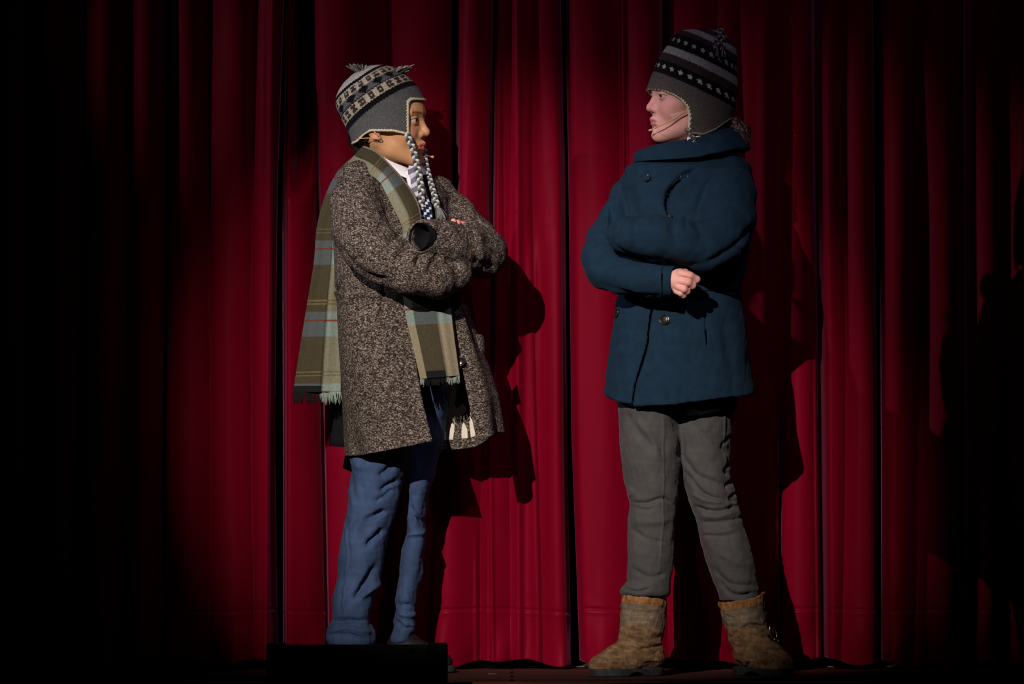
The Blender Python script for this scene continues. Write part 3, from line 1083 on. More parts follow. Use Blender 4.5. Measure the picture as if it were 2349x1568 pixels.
# --- hair at the nape and temples
g = Grid(796, 945, -92, 92, 200, 352, 2.5)
P = g.xyz(); H = head_frame(P, BC, BYAW, 1, BPIT)
d = ellip(H, (-16, 0, 18), (86, 75, 84))
d = smin(d, cap(H, (-62, 0, -30), (-58, 0, -62), 42, 26), 20)
d = smin(d, cap((H[0], np.sqrt(H[1] ** 2 + 1), H[2]), (-38, 48, -30), (-34, 40, -62), 22, 10), 14)
d = smax(d, H[0] - 26 - 0.25 * H[2], 8)
V, F = surfnet(d, g)
nn = vnormals(V, F)
V = V + nn * (1.6 * wnoise(V, 9, 3, (1.5, 1.5, 0.3)))[:, None]
hc = np.tile(np.array(srgb(42, 28, 20)), (len(V), 1))
mesh_px('hair', V, F, M_HAIR, boy, col=hc)

# --- knitted earflap hat
B_ROWS = [(148, 862, 876, -4, 12), (153, 836, 903, -4, 36), (162, 820, 920, -4, 52), (175, 803, 938, -4, 66), (190, 788, 951, -4, 77), (205, 778, 963, -4, 83),
          (222, 771, 972, -4, 87), (240, 770, 983, -4, 89), (256, 775, 986, -4, 88), (272, 783, 988, -4, 86), (290, 792, 988, -4, 84), (310, 801, 986, -4, 80), (340, 812, 984, -4, 76)]
BAX = np.array([-0.56, 0.17, -0.83])     # crown axis in (px, y, py)


def hat_boy(P, grow=0.0):
    rows = [(r[0], r[1] - grow, r[2] + grow, r[3], r[4] + grow) for r in B_ROWS]
    d = stack((P[0], P[1], P[2]), rows, ek=6)
    return d


def boy_cut(P):
    """>0 where the knit is cut away (face opening and below the flaps)"""
    pxn = P[0] - (P[1] + 80) * 0.21
    face = smax(pxn - 938, 229 - P[2] - 0.18 * (pxn - 938), 14)        # in front of the flap edge and below the brim
    face = np.minimum(pxn - 938, P[2] - (231 + 0.0 * P[0]))
    face = -smax(-(pxn - 938), -(P[2] - 231.0), 12)
    bot = P[2] - np.interp(P[0], [795, 822, 838, 852, 905, 945, 960], [336, 326, 311, 304, 305, 314, 322])
    return smax(face, bot, 4)


g = Grid(760, 985, -102, 96, 140, 346, 1.6)
P = g.xyz()
ho = hat_boy(P)
ho = ho + 2.0 * np.sin((P[0] * 0.5 + P[2] * 0.9) / 11.0) * np.clip((215 - P[2]) / 60, 0, 1) * np.sin(P[1] / 30.0 + 1)
cut = boy_cut(P)
d = smax(smax(ho, -(ho + 6.5), 1.5), cut, 1.5)
V, F = surfnet(d, g)
TUFT = 1
SLUB = [([(806, 180), (835, 190), (850, 214)], 7, 3.0), ([(792, 215), (820, 224), (842, 240)], 7, 2.5), ([(880, 158), (905, 170), (930, 186)], 5, 2.0), ([(840, 166), (826, 180), (815, 200)], 5, 2.5)]
V = sculpt(V, F, SLUB)
GREY = np.array(srgb(112, 112, 112)); BLK = np.array((0.006, 0.006, 0.009)); BEIGE = np.array(srgb(212, 202, 178)); BRN = np.array(srgb(74, 60, 52)); WHT = np.array(srgb(226, 222, 210))


def hat_uv(V, ax, ctr):
    ax = ax / np.linalg.norm(ax)
    e1 = np.cross(ax, [0, 1.0, 0.0]); e1 /= np.linalg.norm(e1); e2 = np.cross(ax, e1)
    q = V - ctr
    ang = np.arctan2(q @ e1, q @ e2)
    return ang


BAXn = np.array([-0.56, 0.17, -0.83])
vb = V @ BAXn + 0.83 * 1548 - 0.0
ang = hat_uv(V, BAXn, np.array([885.0, -4, 250.0]))
ub = ang * 92.0
su = np.floor(ub / 4.2); sv = np.floor(vb / 3.4)
uq = su * 4.2; vq = sv * 3.4


def motif(uq, lo, hi, per, vq, shape):
    t = (vq - lo) / (hi - lo)
    f = (uq / per) % 1.0 - 0.5
    if shape == 'flower':
        return (np.abs(f) < 0.30) & (np.abs(t - 0.45) < 0.40) & ~((np.abs(f) < 0.07) & (np.abs(t - 0.45) < 0.12)) & ~((np.abs(np.abs(f) - 0.27) < 0.06) & (np.abs(t - 0.45) < 0.12))
    if shape == 'diamond':
        return (np.abs(f) * 1.3 + np.abs(t - 0.5) * 0.9) < 0.5
    if shape == 'cross':
        return ((np.abs(f) < 0.10) & (np.abs(t - 0.5) < 0.5)) | ((np.abs(f) < 0.27) & (np.abs(t - 0.5) < 0.18)) | ((np.abs(f - 0.05) < 0.22) & (np.abs(t - 0.2) < 0.1))


col = np.tile(GREY, (len(V), 1))
vv = vb + 0.8 * np.sin(ub / 4.2 * math.pi)
def band(lo, hi, c):
    col[(vv >= lo) & (vv < hi)] = c
band(582, 596, BLK); band(596, 617, BEIGE); band(617, 620, BLK); band(620, 637, GREY); band(637, 656, BEIGE); band(656, 664, BLK); band(664, 760, WHT)
m = (vv >= 597) & (vv < 616) & motif(uq, 597, 616, 26, vq, 'flower'); col[m] = BRN
m = (vv >= 638) & (vv < 655) & motif(uq + 8, 638, 655, 24, vq, 'flower'); col[m] = BRN
m = (vv >= 620) & (vv < 638) & motif(uq, 619, 638, 40, vq, 'diamond'); col[m] = BLK
kuv = np.stack([ub, vb, ub * 0], 1)
hat = mesh_px('hat', V, F, M_KNIT, boy, col=col, uvw=kuv)
hat['label'] = 'grey, black and cream patterned knit earflap hat'
# crocheted cream border
spk = np.clip(np.sin((P[0] + P[2]) / 7.0 * 2 * np.pi), 0, 1)
shell = np.abs(ho + 3.0) - 4.8
d = smax(shell, smax(cut - 1.2, -(cut + 3.6 + 2.2 * spk), 1), 1.5)
V, F = surfnet(d, g)
mesh_px('hat_border', V, F, M_YARN, hat, col=np.tile(np.array(CREAM), (len(V), 1)))['label'] = 'cream crocheted border'
# woolly tufts sticking up from the crown
GR2 = [srgb(150, 148, 140), srgb(80, 78, 76), srgb(214, 208, 196), srgb(95, 92, 88)]
for tp, sd, dr in (((834, -30, 172), 3, (-0.5, 0, -0.8)), ((909, -30, 168), 4, (0.75, 0, -0.45))):
    V, F, cc = tassel(tp, 24, 10, 80, GR2, sd, r=1.2, direction=dr)
    mesh_px('tassel', V, F, M_YARN, hat, col=cc)
# braids
LG, DG, MG = srgb(206, 204, 196), srgb(60, 60, 62), srgb(118, 118, 118)
near_path = [(936, -84, 312), (941, -90, 326), (949, -92, 345), (957, -95, 378), (964, -103, 410), (968, -112, 440), (969, -118, 462), (967, -122, 478)]
V, F, cc = braid(near_path, 5.6, [LG, DG, MG], 9.0)
br = mesh_px('braid', V, F, M_YARN, hat, col=cc)
V, F, cc = tassel((967, -122, 476), 30, 4, 26, [LG, MG, LG], 7, r=1.2, direction=(-0.45, 0.1, 0.9))
mesh_px('tassel', V, F, M_YARN, br, col=cc)
far_path = [(966, 40, 318), (973, 20, 345), (976, -10, 372), (984, -40, 405), (993, -70, 435), (1001, -90, 462), (1005, -102, 480)]
V, F, cc = braid(far_path, 5.0, [DG, MG, LG], 8.5)
br2 = mesh_px('braid', V, F, M_YARN, hat, col=cc)
V, F, cc = tassel((1006, -104, 478), 30, 7, 40, [MG, MG, srgb(140, 138, 132)], 9, r=1.2, direction=(0.2, 0, 1))
mesh_px('tassel', V, F, M_YARN, br2, col=cc)

# --- headset microphone
t = np.linspace(0, 1, 40)
pts = curve2([(822, -62, 321), (845, -74, 320), (868, -82, 321), (874, -84, 319), (866, -84, 311), (860, -82, 306)], 60)
V1, F1 = tube_mesh(pts, 1.1)
pts = curve2([(905, 78, 322), (940, 66, 340), (962, 44, 350), (976, 10, 356), (986, -22, 359), (992, -34, 361)], 60)
V2, F2 = tube_mesh(pts, 0.9)
V3, F3 = tube_mesh(np.array([(989, -35, 360.5), (991, -34, 361), (994, -33, 361.5), (996, -32.5, 362)]), np.array([1.2, 2.8, 3.2, 1.8]), seg=12)
V, F, _ = join_parts([(V1, F1), (V2, F2), (V3, F3)])
mesh_px('headset_microphone', V, F, M_WIRE, boy)['label'] = 'thin beige headset microphone'

# --- shirt, waistcoat, tie
g = Grid(835, 1040, -120, 90, 340, 700, 3.0)
P = g.xyz()
d = stack(P, [(395, 860, 950, -5, 50), (430, 830, 1000, -10, 85), (520, 820, 1012, -15, 98), (620, 825, 1010, -10, 92), (695, 830, 1005, -5, 88)], ek=12)
solid(g, d, 'waistcoat', fabric('dark_brown_knit', srgb(58, 44, 40), rough=0.95, bump=0.3), boy)
# collar: near point plus stand round the neck
st = [((852, 40, 346), (846, 44, 372)), ((846, -10, 343), (842, -12, 374)), ((862, -48, 352), (862, -58, 378)), ((896, -62, 372), (900, -76, 396)), ((925, -62, 384), (936, -86, 413)), ((946, -52, 392), (945, -84, 412))]
G, u, v = ribbon(st, 14, 60, thick=3, bulge=2)
V1, F1 = sheet(G, 3.0)
st = [((948, -50, 390), (944, -84, 411)), ((958, -34, 386), (966, -66, 404)), ((966, -10, 378), (984, -40, 400)), ((960, 20, 366), (985, 10, 390)), ((930, 60, 350), (950, 70, 372))]
G, u, v = ribbon(st, 14, 50, bulge=2)
V2, F2 = sheet(G, 3.0)
# shirt front showing beside the tie
G, u, v = ribbon([((930, -72, 396), (962, -70, 396)), ((938, -90, 430), (975, -84, 430)), ((955, -104, 500), (990, -98, 505))], 14, 40, bulge=8)
V3, F3 = sheet(G, 2.5)
V, F, _ = join_parts([(V1, F1), (V2, F2), (V3, F3)])
mesh_px('shirt', V, F, M_WHITE, boy)['label'] = 'white shirt with pointed collar'
st = [((940, -88, 384), (958, -84, 386)), ((938, -96, 400), (964, -90, 402)), ((944, -98, 416), (962, -94, 416)), ((946, -106, 440), (972, -100, 440)), ((958, -116, 470), (988, -108, 470)), ((964, -120, 512), (994, -112, 512))]
G, u, v = ribbon(st, 24, 160, bulge=5)
V, F = sheet(G, 3.5)
uu = np.tile(u, len(v)); vv_ = np.repeat(v, len(u))
t1 = np.sin((vv_ + uu * 14) / 3.6 * 1.0) > 0.2
cc = np.where(t1[:, None], np.array(srgb(196, 194, 206)), np.array(srgb(110, 108, 122)))
lowt = (vv_ > 78)
cc[lowt] = np.where(((np.floor(vv_[lowt] / 6) + np.floor(uu[lowt] * 5)) % 3 == 0)[:, None], np.array(srgb(228, 228, 238)), np.array(srgb(26, 40, 66)))
cc = np.vstack([cc, cc])
mesh_px('necktie', V, F, M_SCARF, boy, col=cc)['label'] = 'grey and white striped tie'

# --- plaid scarf
OLIVE = np.array(srgb(76, 68, 50)); DOL = np.array(srgb(58, 52, 40)); LIGHT = np.array(srgb(134, 130, 108)); SLATE = np.array(srgb(88, 94, 95)); MINT = np.array(srgb(138, 152, 142)); RUST = np.array(srgb(118, 56, 38)); YEL = np.array(srgb(118, 102, 66)); CHAR = np.array(srgb(22, 24, 24))


def plaid(u, v, split, v0, per=165.0, flip=False, colB=LIGHT):
    u = np.asarray(u); v = np.asarray(v)
    f = (v - v0) % per
    cold = np.zeros((len(u), 3)); light = np.zeros((len(u), 3))
    cold[:] = OLIVE; light[:] = colB
    s = (f < 56)
    cold[s] = SLATE; light[s] = MINT
    s = (f > 17) & (f < 21.5)
    cold[s] = RUST; light[s] = RUST * 1.3
    for a in (-18, -26):
        s = np.abs(f - (per + a)) < 1.4
        cold[s] = YEL; light[s] = YEL
    m = split(u)
    return np.where(m[:, None], light, cold) * 0.84


# back tail, hanging behind the near shoulder
st = [((842, 30, 345), (870, 18, 362)), ((806, 38, 362), (856, 8, 388)), ((772, 40, 396), (822, 6, 412)), ((745, 34, 452), (796, 8, 452)), ((727, 30, 520), (790, 8, 520)), ((720, 26, 600), (786, 6, 600)),
      ((705, 22, 690), (782, 4, 690)), ((690, 18, 780), (782, 0, 780)), ((678, 12, 860), (782, -4, 858)), ((672, 8, 898), (782, -8, 900))]
fold = lambda u, v: 7 * np.exp(-((u - 0.62) / 0.05) ** 2) * np.clip(v / 200, 0, 1) - 5 * np.sin(u * 9 + v / 170) * np.clip(v / 300, 0, 1)
G, u, v = ribbon(st, 90, 420, fold=fold, bulge=5)
V1, F1 = sheet(G, 4.0)
uu = np.tile(u, len(v)); vv_ = np.repeat(v, len(u))
vtot = v[-1]
c1 = plaid(uu, vv_, lambda q: q > 0.58, vtot - 185 - 165 * 2)
c1[(vv_ > vtot - 14) & (uu < 0.58)] = CHAR
c1 = np.vstack([c1, c1])
# collar part over the near shoulder and down the chest
st = [((850, 44, 350), (838, 55, 338)), ((800, -10, 374), (838, -44, 338)), ((838, -84, 396), (866, -62, 352)), ((872, -112, 420), (902, -92, 388)), ((890, -132, 450), (930, -112, 420)),
      ((910, -150, 490), (952, -130, 452)), ((925, -160, 522), (966, -146, 492)), ((930, -158, 560), (968, -146, 560))]
fold = lambda u, v: 5 * np.exp(-((u - 0.45) / 0.07) ** 2) * np.clip((v - 40) / 80, 0, 1)
G, u, v = ribbon(st, 60, 260, fold=fold, bulge=12)
V2, F2 = sheet(G, 4.5)
uu = np.tile(u, len(v)); vv_ = np.repeat(v, len(u))
c2 = plaid(uu, vv_, lambda q: (q < 0.42), 23)
c2[(uu > 0.42)] *= 0.8
c2[(uu > 0.92)] = LIGHT * 0.8
c2 = np.vstack([c2, c2])
# far side lapel of the scarf
st = [((880, 78, 345), (850, 84, 338)), ((950, 60, 380), (965, 74, 372)), ((980, -20, 425), (1004, -6, 420)), ((985, -70, 480), (1015, -60, 478)), ((980, -100, 540), (1012, -90, 540))]
G, u, v = ribbon(st, 20, 90, bulge=6)
V4, F4 = sheet(G, 4.0)
uu = np.tile(u, len(v)); vv_ = np.repeat(v, len(u))
c4 = plaid(uu, vv_, lambda q: q < 0.3, 40); c4 = np.vstack([c4, c4])
# front tail under the crossed arms
st = [((925, -128, 640), (1028, -118, 636)), ((928, -130, 690), (1033, -120, 682)), ((936, -132, 740), (1038, -122, 735)), ((950, -134, 800), (1046, -124, 798)), ((966, -136, 870), (1055, -126, 862))]
fold = lambda u, v: 6 * np.exp(-((u - 0.70) / 0.03) ** 2) - 4 * np.exp(-((u - 0.8) / 0.08) ** 2)
G, u, v = ribbon(st, 90, 200, fold=fold, bulge=5)
V3, F3 = sheet(G, 4.0)
uu = np.tile(u, len(v)); vv_ = np.repeat(v, len(u))
vt3 = v[-1]
c3 = plaid(uu, vv_, lambda q: (q < 0.17) | (q > 0.66), 52, per=260.0, colB=np.array(srgb(150, 138, 112)))
c3[(vv_ > vt3 - 16) & (uu > 0.17) & (uu < 0.66)] = CHAR
c3 = np.vstack([c3, c3])
V, F, col = join_parts([(V1, F1, c1), (V2, F2, c2), (V4, F4, c4), (V3, F3, c3)])
scarf = mesh_px('scarf', V, F, M_SCARF, boy, col=col)
scarf['label'] = 'olive, grey and pale green plaid scarf'


def fringe(a, b, n, length, colfn, seed, lean=(0, 0)):
    rs = np.random.RandomState(seed)
    parts = []
    for k in range(n):
        t = (k + rs.uniform(-0.3, 0.3)) / (n - 1)
        p0 = np.array(a) * (1 - t) + np.array(b) * t
        ll = length * rs.uniform(0.75, 1.1)
        s = np.linspace(0, 1, 6)[:, None]
        off = np.array([rs.normal() * 2.5 + lean[0], rs.normal() * 2.5, 0])
        pts = p0 + np.array([0, 0, 1.0]) * ll * s + off * s ** 1.5
        V, F = tube_mesh(pts, np.linspace(1.5, 0.9, 6), seg=5)
        parts.append((V, F, np.tile(np.array(colfn(t)), (len(V), 1))))
    return join_parts(parts)


V, F, cc = fringe((672, 8, 896), (782, -8, 898), 52, 29, lambda t: tuple(CHAR) if t < 0.56 else tuple(MINT), 3, lean=(1.5, 0))
mesh_px('fringe', V, F, M_YARN, scarf, col=cc)
V, F, cc = fringe((966, -136, 868), (1055, -126, 860), 44, 20, lambda t: tuple(CHAR) if t < 0.66 and t > 0.1 else tuple(MINT), 4, lean=(1.5, 0))
mesh_px('fringe', V, F, M_YARN, scarf, col=cc)

# --- overcoat: trunk and sleeves, then the hanging skirt
g = Grid(745, 1175, -262, 150, 352, 712, 3.0)
P = g.xyz()
torso = stack(P, [(366, 812, 890, 20, 48), (385, 786, 940, 12, 78), (410, 774, 1000, 8, 98), (450, 768, 1030, 4, 112), (520, 766, 1040, 0, 122), (600, 764, 1040, 0, 126), (650, 766, 1042, 0, 128), (690, 776, 1050, 0, 128), (706, 778, 1052, 0, 128)], ek=8, win=9)
# chest opening: wedge cut from the front
e_near = np.interp(P[2], [352, 400, 450, 500, 520, 712], [868, 884, 905, 924, 930, 930])
e_far = np.interp(P[2], [352, 400, 450, 500, 712], [960, 985, 1000, 1012, 1030])
opening = np.maximum(np.maximum(e_near - P[0], P[0] - e_far), P[1] + 20)
torso = smax(torso, -(torso + 16), 4)
torso = smax(torso, -opening, 6)
near_arm = tube(P, [(824, -62, 418, 46), (818, -100, 470, 54), (828, -140, 528, 60), (850, -170, 570, 60), (885, -186, 598, 54)], 20)
near_arm = smin(near_arm, tube(P, [(885, -186, 598, 54), (945, -204, 630, 49), (1000, -196, 643, 43), (1050, -165, 634, 34)], 16), 26)
far_arm = tube(P, [(1002, 66, 438, 40), (1040, 34, 492, 45), (1085, -14, 548, 50), (1108, -60, 582, 53)], 20)
far_arm = smin(far_arm, tube(P, [(1108, -60, 582, 53), (1070, -118, 572, 54), (1020, -168, 562, 51), (978, -204, 553, 43)], 16), 24)
hole = cap(P, (1000, -192, 556), (950, -242, 545), 33.5, 33.5)
far_arm = smax(far_arm, -hole, 4)
# keep the far cuff end square
dirv = np.array([-0.62, -0.76, -0.13]); dirv /= np.linalg.norm(dirv)
far_arm = smax(far_arm, (P[0] - 962) * dirv[0] + (P[1] + 218) * dirv[1] + (P[2] - 551) * dirv[2], 5)
d = smin(torso, near_arm, 22)
d = smin(d, far_arm, 14)
ST = [  # folds: valleys positive, ridges negative
    ([(770, 560), (800, 600), (850, 640), (905, 655)], 9, 8), ([(883, 655), (880, 700), (868, 760)], 4, 9), ([(845, 660), (838, 706)], 4, 4), ([(764, 690), (780, 655), (806, 634)], 5, 6),
    ([(800, 470), (830, 520), (845, 570)], 16, 4), ([(900, 470), (880, 520), (860, 560)], 12, 5), ([(930, 520), (918, 545), (895, 560)], 6, 6),
    ([(940, 560), (925, 590), (905, 610)], 7, 7), ([(985, 580), (965, 598), (955, 625)], 6, 9), ([(1010, 590), (995, 605), (985, 628)], 6, 7),
    ([(958, 588), (945, 605), (940, 625)], 7, -6), ([(1000, 590), (982, 608), (972, 634)], 7, -6),
    ([(1060, 545), (1078, 560), (1095, 590), (1092, 618)], 9, 6), ([(1040, 520), (1060, 540), (1066, 560)], 7, 4), ([(1100, 520), (1118, 545), (1122, 575)], 9, 4), ([(1085, 600), (1110, 612), (1140, 612)], 7, 5),
    ([(1040, 520), (1080, 520), (1115, 532)], 6, 3), ([(1020, 600), (1045, 612), (1062, 640)], 6, 8),
    ([(785, 420), (800, 455), (806, 500)], 10, 3), ([(868, 420), (892, 455), (905, 500)], 8, 5), ([(772, 610), (812, 604), (850, 596)], 10, 4),
]
V, F = surfnet(d, g)
V = sculpt(V, F, ST)
nn = vnormals(V, F)
V = V + nn * (2.2 * wnoise(V, 62, 2) + 0.8 * wnoise(V, 22, 4))[:, None]
Vu, Fu = V, F

# skirt: open, C-shaped in plan, ring stations from py 665 to the hem
def coat_ring(py):
    I = lambda a: float(np.interp(py, [660, 690, 740, 800, 880, 950, 1045], a))
    nf = (I([918, 925, 938, 950, 960, 972, 994]), I([-118, -120, -124, -130, -138, -146, -158]))       # near front edge
    left = (I([766, 775, 777, 780, 786, 792, 800]), -4)
    right = (I([1050, 1062, 1078, 1098, 1124, 1142, 1150]), I([0, 0, -4, -8, -10, -14, -14]))
    ff = (I([1030, 1036, 1044, 1052, 1064, 1076, 1094]), I([-92, -92, -92, -94, -96, -100, -104]))        # far front edge
    back = I([120, 122, 124, 128, 134, 140, 146])
    pts = [(nf[0] + 0, nf[1]), ((nf[0] + left[0]) / 2 + 20, nf[1] - 8), ((nf[0] + left[0]) / 2 - 34, nf[1] + 12), (left[0] + 12, -72), left, (left[0] + 16, 62),
           (880, back - 22), (930, back), (995, back - 64), (right[0] - 40, back - 98), (right[0] - 4, 16), right, (right[0] - 12, -48), ((right[0] + ff[0]) / 2 + 4, -82 - (ff[1] * -1 - 92)), ff]
    return np.array(pts, float)


NT = 220
pys = np.linspace(668, 1045, 190)
grid = []
for py in pys:
    p = coat_ring(py)
    q = curve2(p, 280)
    s = np.concatenate([[0], np.cumsum(np.hypot(*np.diff(q, axis=0).T))]); s /= s[-1]
    t = np.linspace(0, 1, NT)
    X, Y = np.interp(t, s, q[:, 0]), np.interp(t, s, q[:, 1])
    # hem line: varies round the skirt
    grid.append(np.stack([X, Y, np.full(NT, py)], 1))
grid = np.array(grid)
# hem height along t -> compress rows so that the last one follows the hem
tt = np.linspace(0, 1, NT)
px_last = grid[-1, :, 0]
near = tt < 0.33
hem = np.where(tt < 0.36, np.interp(px_last, [800, 840, 900, 950, 994], [1045, 1042, 1030, 1020, 1010]), 0)
hem = np.where(tt >= 0.36, np.interp(tt, [0.36, 0.42, 0.5, 0.6, 0.70, 0.76, 0.82, 0.90, 0.96, 1.0], [1040, 1030, 1025, 1028, 1031, 1026, 995, 990, 1000, 1008]), hem)
ker = np.ones(7) / 7
hem = np.convolve(np.pad(hem, 3, mode='edge'), ker, mode='valid')
w0 = (pys - 668) / (1045 - 668)
for i in range(len(pys)):
    grid[i, :, 2] = 668 + (hem - 668) * w0[i]
# fluting and folds in the hanging cloth
flute = 5.0 * np.sin(tt * 2 * np.pi * 7 + 0.8) + 3 * np.sin(tt * 2 * np.pi * 13)
for i in range(len(pys)):
    ct = np.array([905, 0]); dv = grid[i, :, :2] - ct; dn = np.hypot(dv[:, 0], dv[:, 1])[:, None]
    k = w0[i] * np.clip(np.minimum(tt, 1 - tt) * 8, 0, 1)
    grid[i, :, :2] += dv / dn * (flute * k * (0.5 + 0.5 * np.sin(i / 34.0 + tt * 9)))[:, None]
Vs, Fs = sheet(grid, 5.0)
SK = [([(883, 640), (880, 700), (864, 765)], 4.5, 12), ([(893, 700), (903, 745)], 3.5, 7), ([(845, 655), (838, 710)], 4, 4), ([(850, 700), (845, 760), (850, 830)], 14, 4), ([(925, 780), (935, 860), (950, 940)], 16, 4),
      ([(800, 720), (800, 800), (808, 900)], 14, 4), ([(815, 978), (880, 968), (975, 956)], 2.5, 2.5), ([(1060, 868), (1090, 905), (1130, 950)], 2.5, 4.0),
      ([(1112, 930), (1138, 960), (1134, 984), (1100, 998)], 2.5, 2), ([(860, 820), (868, 900), (880, 990)], 16, -4), ([(790, 690), (830, 676), (880, 682)], 8, -5)]
Vs = press(Vs, SK)
nn = vnormals(Vs, Fs)
# pocket flap on the far side
fl = np.array([[(1090, -66, 768), (1100, -58, 768), (1111, -46, 770)], [(1097, -68, 790), (1106, -60, 790), (1114, -50, 792)], [(1102, -70, 806), (1109, -62, 806), (1115, -54, 808)]], float)
fl[:, :, 0] += 0
Vf, Ff = sheet(fl, 3.0)
# turned cuff ring on the far sleeve
V, F, _ = join_parts([(Vu, Fu), (Vs, Fs), (Vf, Ff)])
coat = mesh_px('overcoat', V, F, M_TWEED, boy)
coat['label'] = 'open brown and beige tweed overcoat'
# satin lining just inside the skirt
gl = grid.copy()
for i in range(len(pys)):
    ct = np.array([905, 0]); dv = gl[i, :, :2] - ct; dn = np.hypot(dv[:, 0], dv[:, 1])[:, None]
    gl[i, :, :2] -= dv / dn * 6.5
gl[:, :, 2] = 668 + (gl[:, :, 2] - 668) * 0.945
Vl, Fl = sheet(gl[:, 4:-4][::2, ::2], 1.2)
Vl = press(Vl, SK)
n_ = vnormals(Vl, Fl)
Vl = Vl + n_ * (1.5 * wnoise(Vl, 40, 6, (1, 1, 0.4)))[:, None]
mesh_px('lining', Vl, Fl, M_LINING, coat)['label'] = 'ivory satin lining'
# back vent behind the near side, its shade put into the near-black colour
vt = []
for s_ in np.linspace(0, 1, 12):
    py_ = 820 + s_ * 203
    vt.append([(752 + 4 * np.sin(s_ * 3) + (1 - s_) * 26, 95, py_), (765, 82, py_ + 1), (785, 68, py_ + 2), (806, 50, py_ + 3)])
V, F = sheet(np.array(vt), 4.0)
mesh_px('back_vent', V, F, M_DARK, coat)['label'] = 'back vent with its shade put into the black colour'
# black cup added in the sleeve opening for the shade of its hollow
V, F = tube_mesh(np.array([(994, -197, 555), (985, -206, 553), (972, -219, 550), (965, -227, 549)]), np.array([29, 31, 31.5, 31.5]), seg=28)
keep = (F < len(V) - 28).all(1)
V, F = V, F[keep]
mesh_px('cuff_shade', V, F, M_DARK, coat)['label'] = 'black cup standing for the shade inside the sleeve'
V, F = lathe_disc((1058, -101, 830), (-0.15, -1, -0.1), 11.5, 8)
mesh_px('button', V, F, M_BUTTON, coat)['label'] = 'dark round horn button'

# --- trousers
g = Grid(735, 1045, -140, 160, 880, 1484, 3.0)
P = g.xyz()
near = stack(P, [(870, 806, 960, -8, 80), (1000, 805, 950, -16, 78), (1045, 805, 942, -20, 74), (1100, 803, 925, -28, 68), (1150, 800, 915, -32, 64), (1200, 793, 900, -36, 62), (1250, 783, 888, -42, 60), (1300, 776, 878, -48, 58),
                 (1350, 770, 868, -54, 56), (1400, 766, 852, -60, 54), (1416, 764, 846, -61, 53), (1428, 757, 850, -62, 58), (1445, 749, 862, -64, 62), (1465, 749, 865, -66, 63), (1478, 757, 860, -66, 58)], ek=5)
far = stack(P, [(870, 915, 1035, 40, 78), (1000, 918, 1020, 50, 74), (1060, 924, 1003, 54, 66), (1100, 928, 998, 56, 60), (1150, 926, 980, 60, 54), (1200, 926, 973, 62, 50), (1225, 928, 978, 62, 50), (1260, 920, 976, 62, 50), (1300, 914, 970, 60, 48),
                (1350, 908, 962, 58, 46), (1400, 902, 950, 56, 44), (1425, 900, 950, 56, 44), (1438, 903, 955, 56, 46), (1450, 899, 950, 56, 45), (1470, 894, 942, 56, 46), (1478, 896, 938, 56, 42)], ek=5)
d = smin(near, far, 10)
d = smax(d, -stack(P, [(1460, 765, 850, -64, 48), (1490, 765, 850, -64, 50)], ek=4), 3)
TR = [([(905, 1062), (888, 1078), (868, 1090)], 6, 7), ([(915, 1098), (895, 1110), (872, 1126)], 6, 8), ([(905, 1120), (880, 1138), (860, 1150)], 6, 5), ([(890, 1168), (862, 1182), (835, 1190)], 6, 8), ([(885, 1212), (858, 1232), (838, 1252)], 7, 9),
      ([(868, 1290), (845, 1330), (812, 1375)], 8, 9), ([(872, 1330), (850, 1352), (828, 1368)], 7, -6), ([(800, 1110), (812, 1150), (802, 1200)], 8, -3), ([(795, 1200), (800, 1260), (796, 1330)], 3, -2.2),
      ([(800, 1330), (794, 1360), (792, 1400)], 5, -4), ([(840, 1180), (815, 1220), (812, 1260)], 10, -4), ([(765, 1421), (800, 1417), (838, 1420)], 4, 8), ([(755, 1446), (800, 1436), (855, 1448)], 5, -4),
      ([(760, 1452), (800, 1448), (852, 1464)], 4, 4), ([(905, 1388), (925, 1386), (945, 1388)], 5, 5), ([(905, 1424), (920, 1436), (948, 1440)], 4, 6), ([(912, 1408), (935, 1412), (952, 1408)], 5, -4),
      ([(940, 1160), (955, 1180), (972, 1200)], 4, 5), ([(930, 1230), (950, 1225), (975, 1220)], 5, -4), ([(955, 1120), (945, 1160), (943, 1210)], 6, 3), ([(815, 1062), (830, 1072), (852, 1066)], 8, -3), ([(812, 1125), (806, 1100), (806, 1070)], 4, 3)]
V, F = surfnet(d, g)
V = sculpt(V, F, [(a_, b_, c_ * 1.6) for a_, b_, c_ in TR])
nn = vnormals(V, F)
V = V + nn * (2.4 * wnoise(V, 48, 3, (1, 1, 0.6)) + 1.0 * wnoise(V, 20, 8))[:, None]
mesh_px('trousers', V, F, M_BLUE, boy)['label'] = 'baggy blue corduroy trousers'

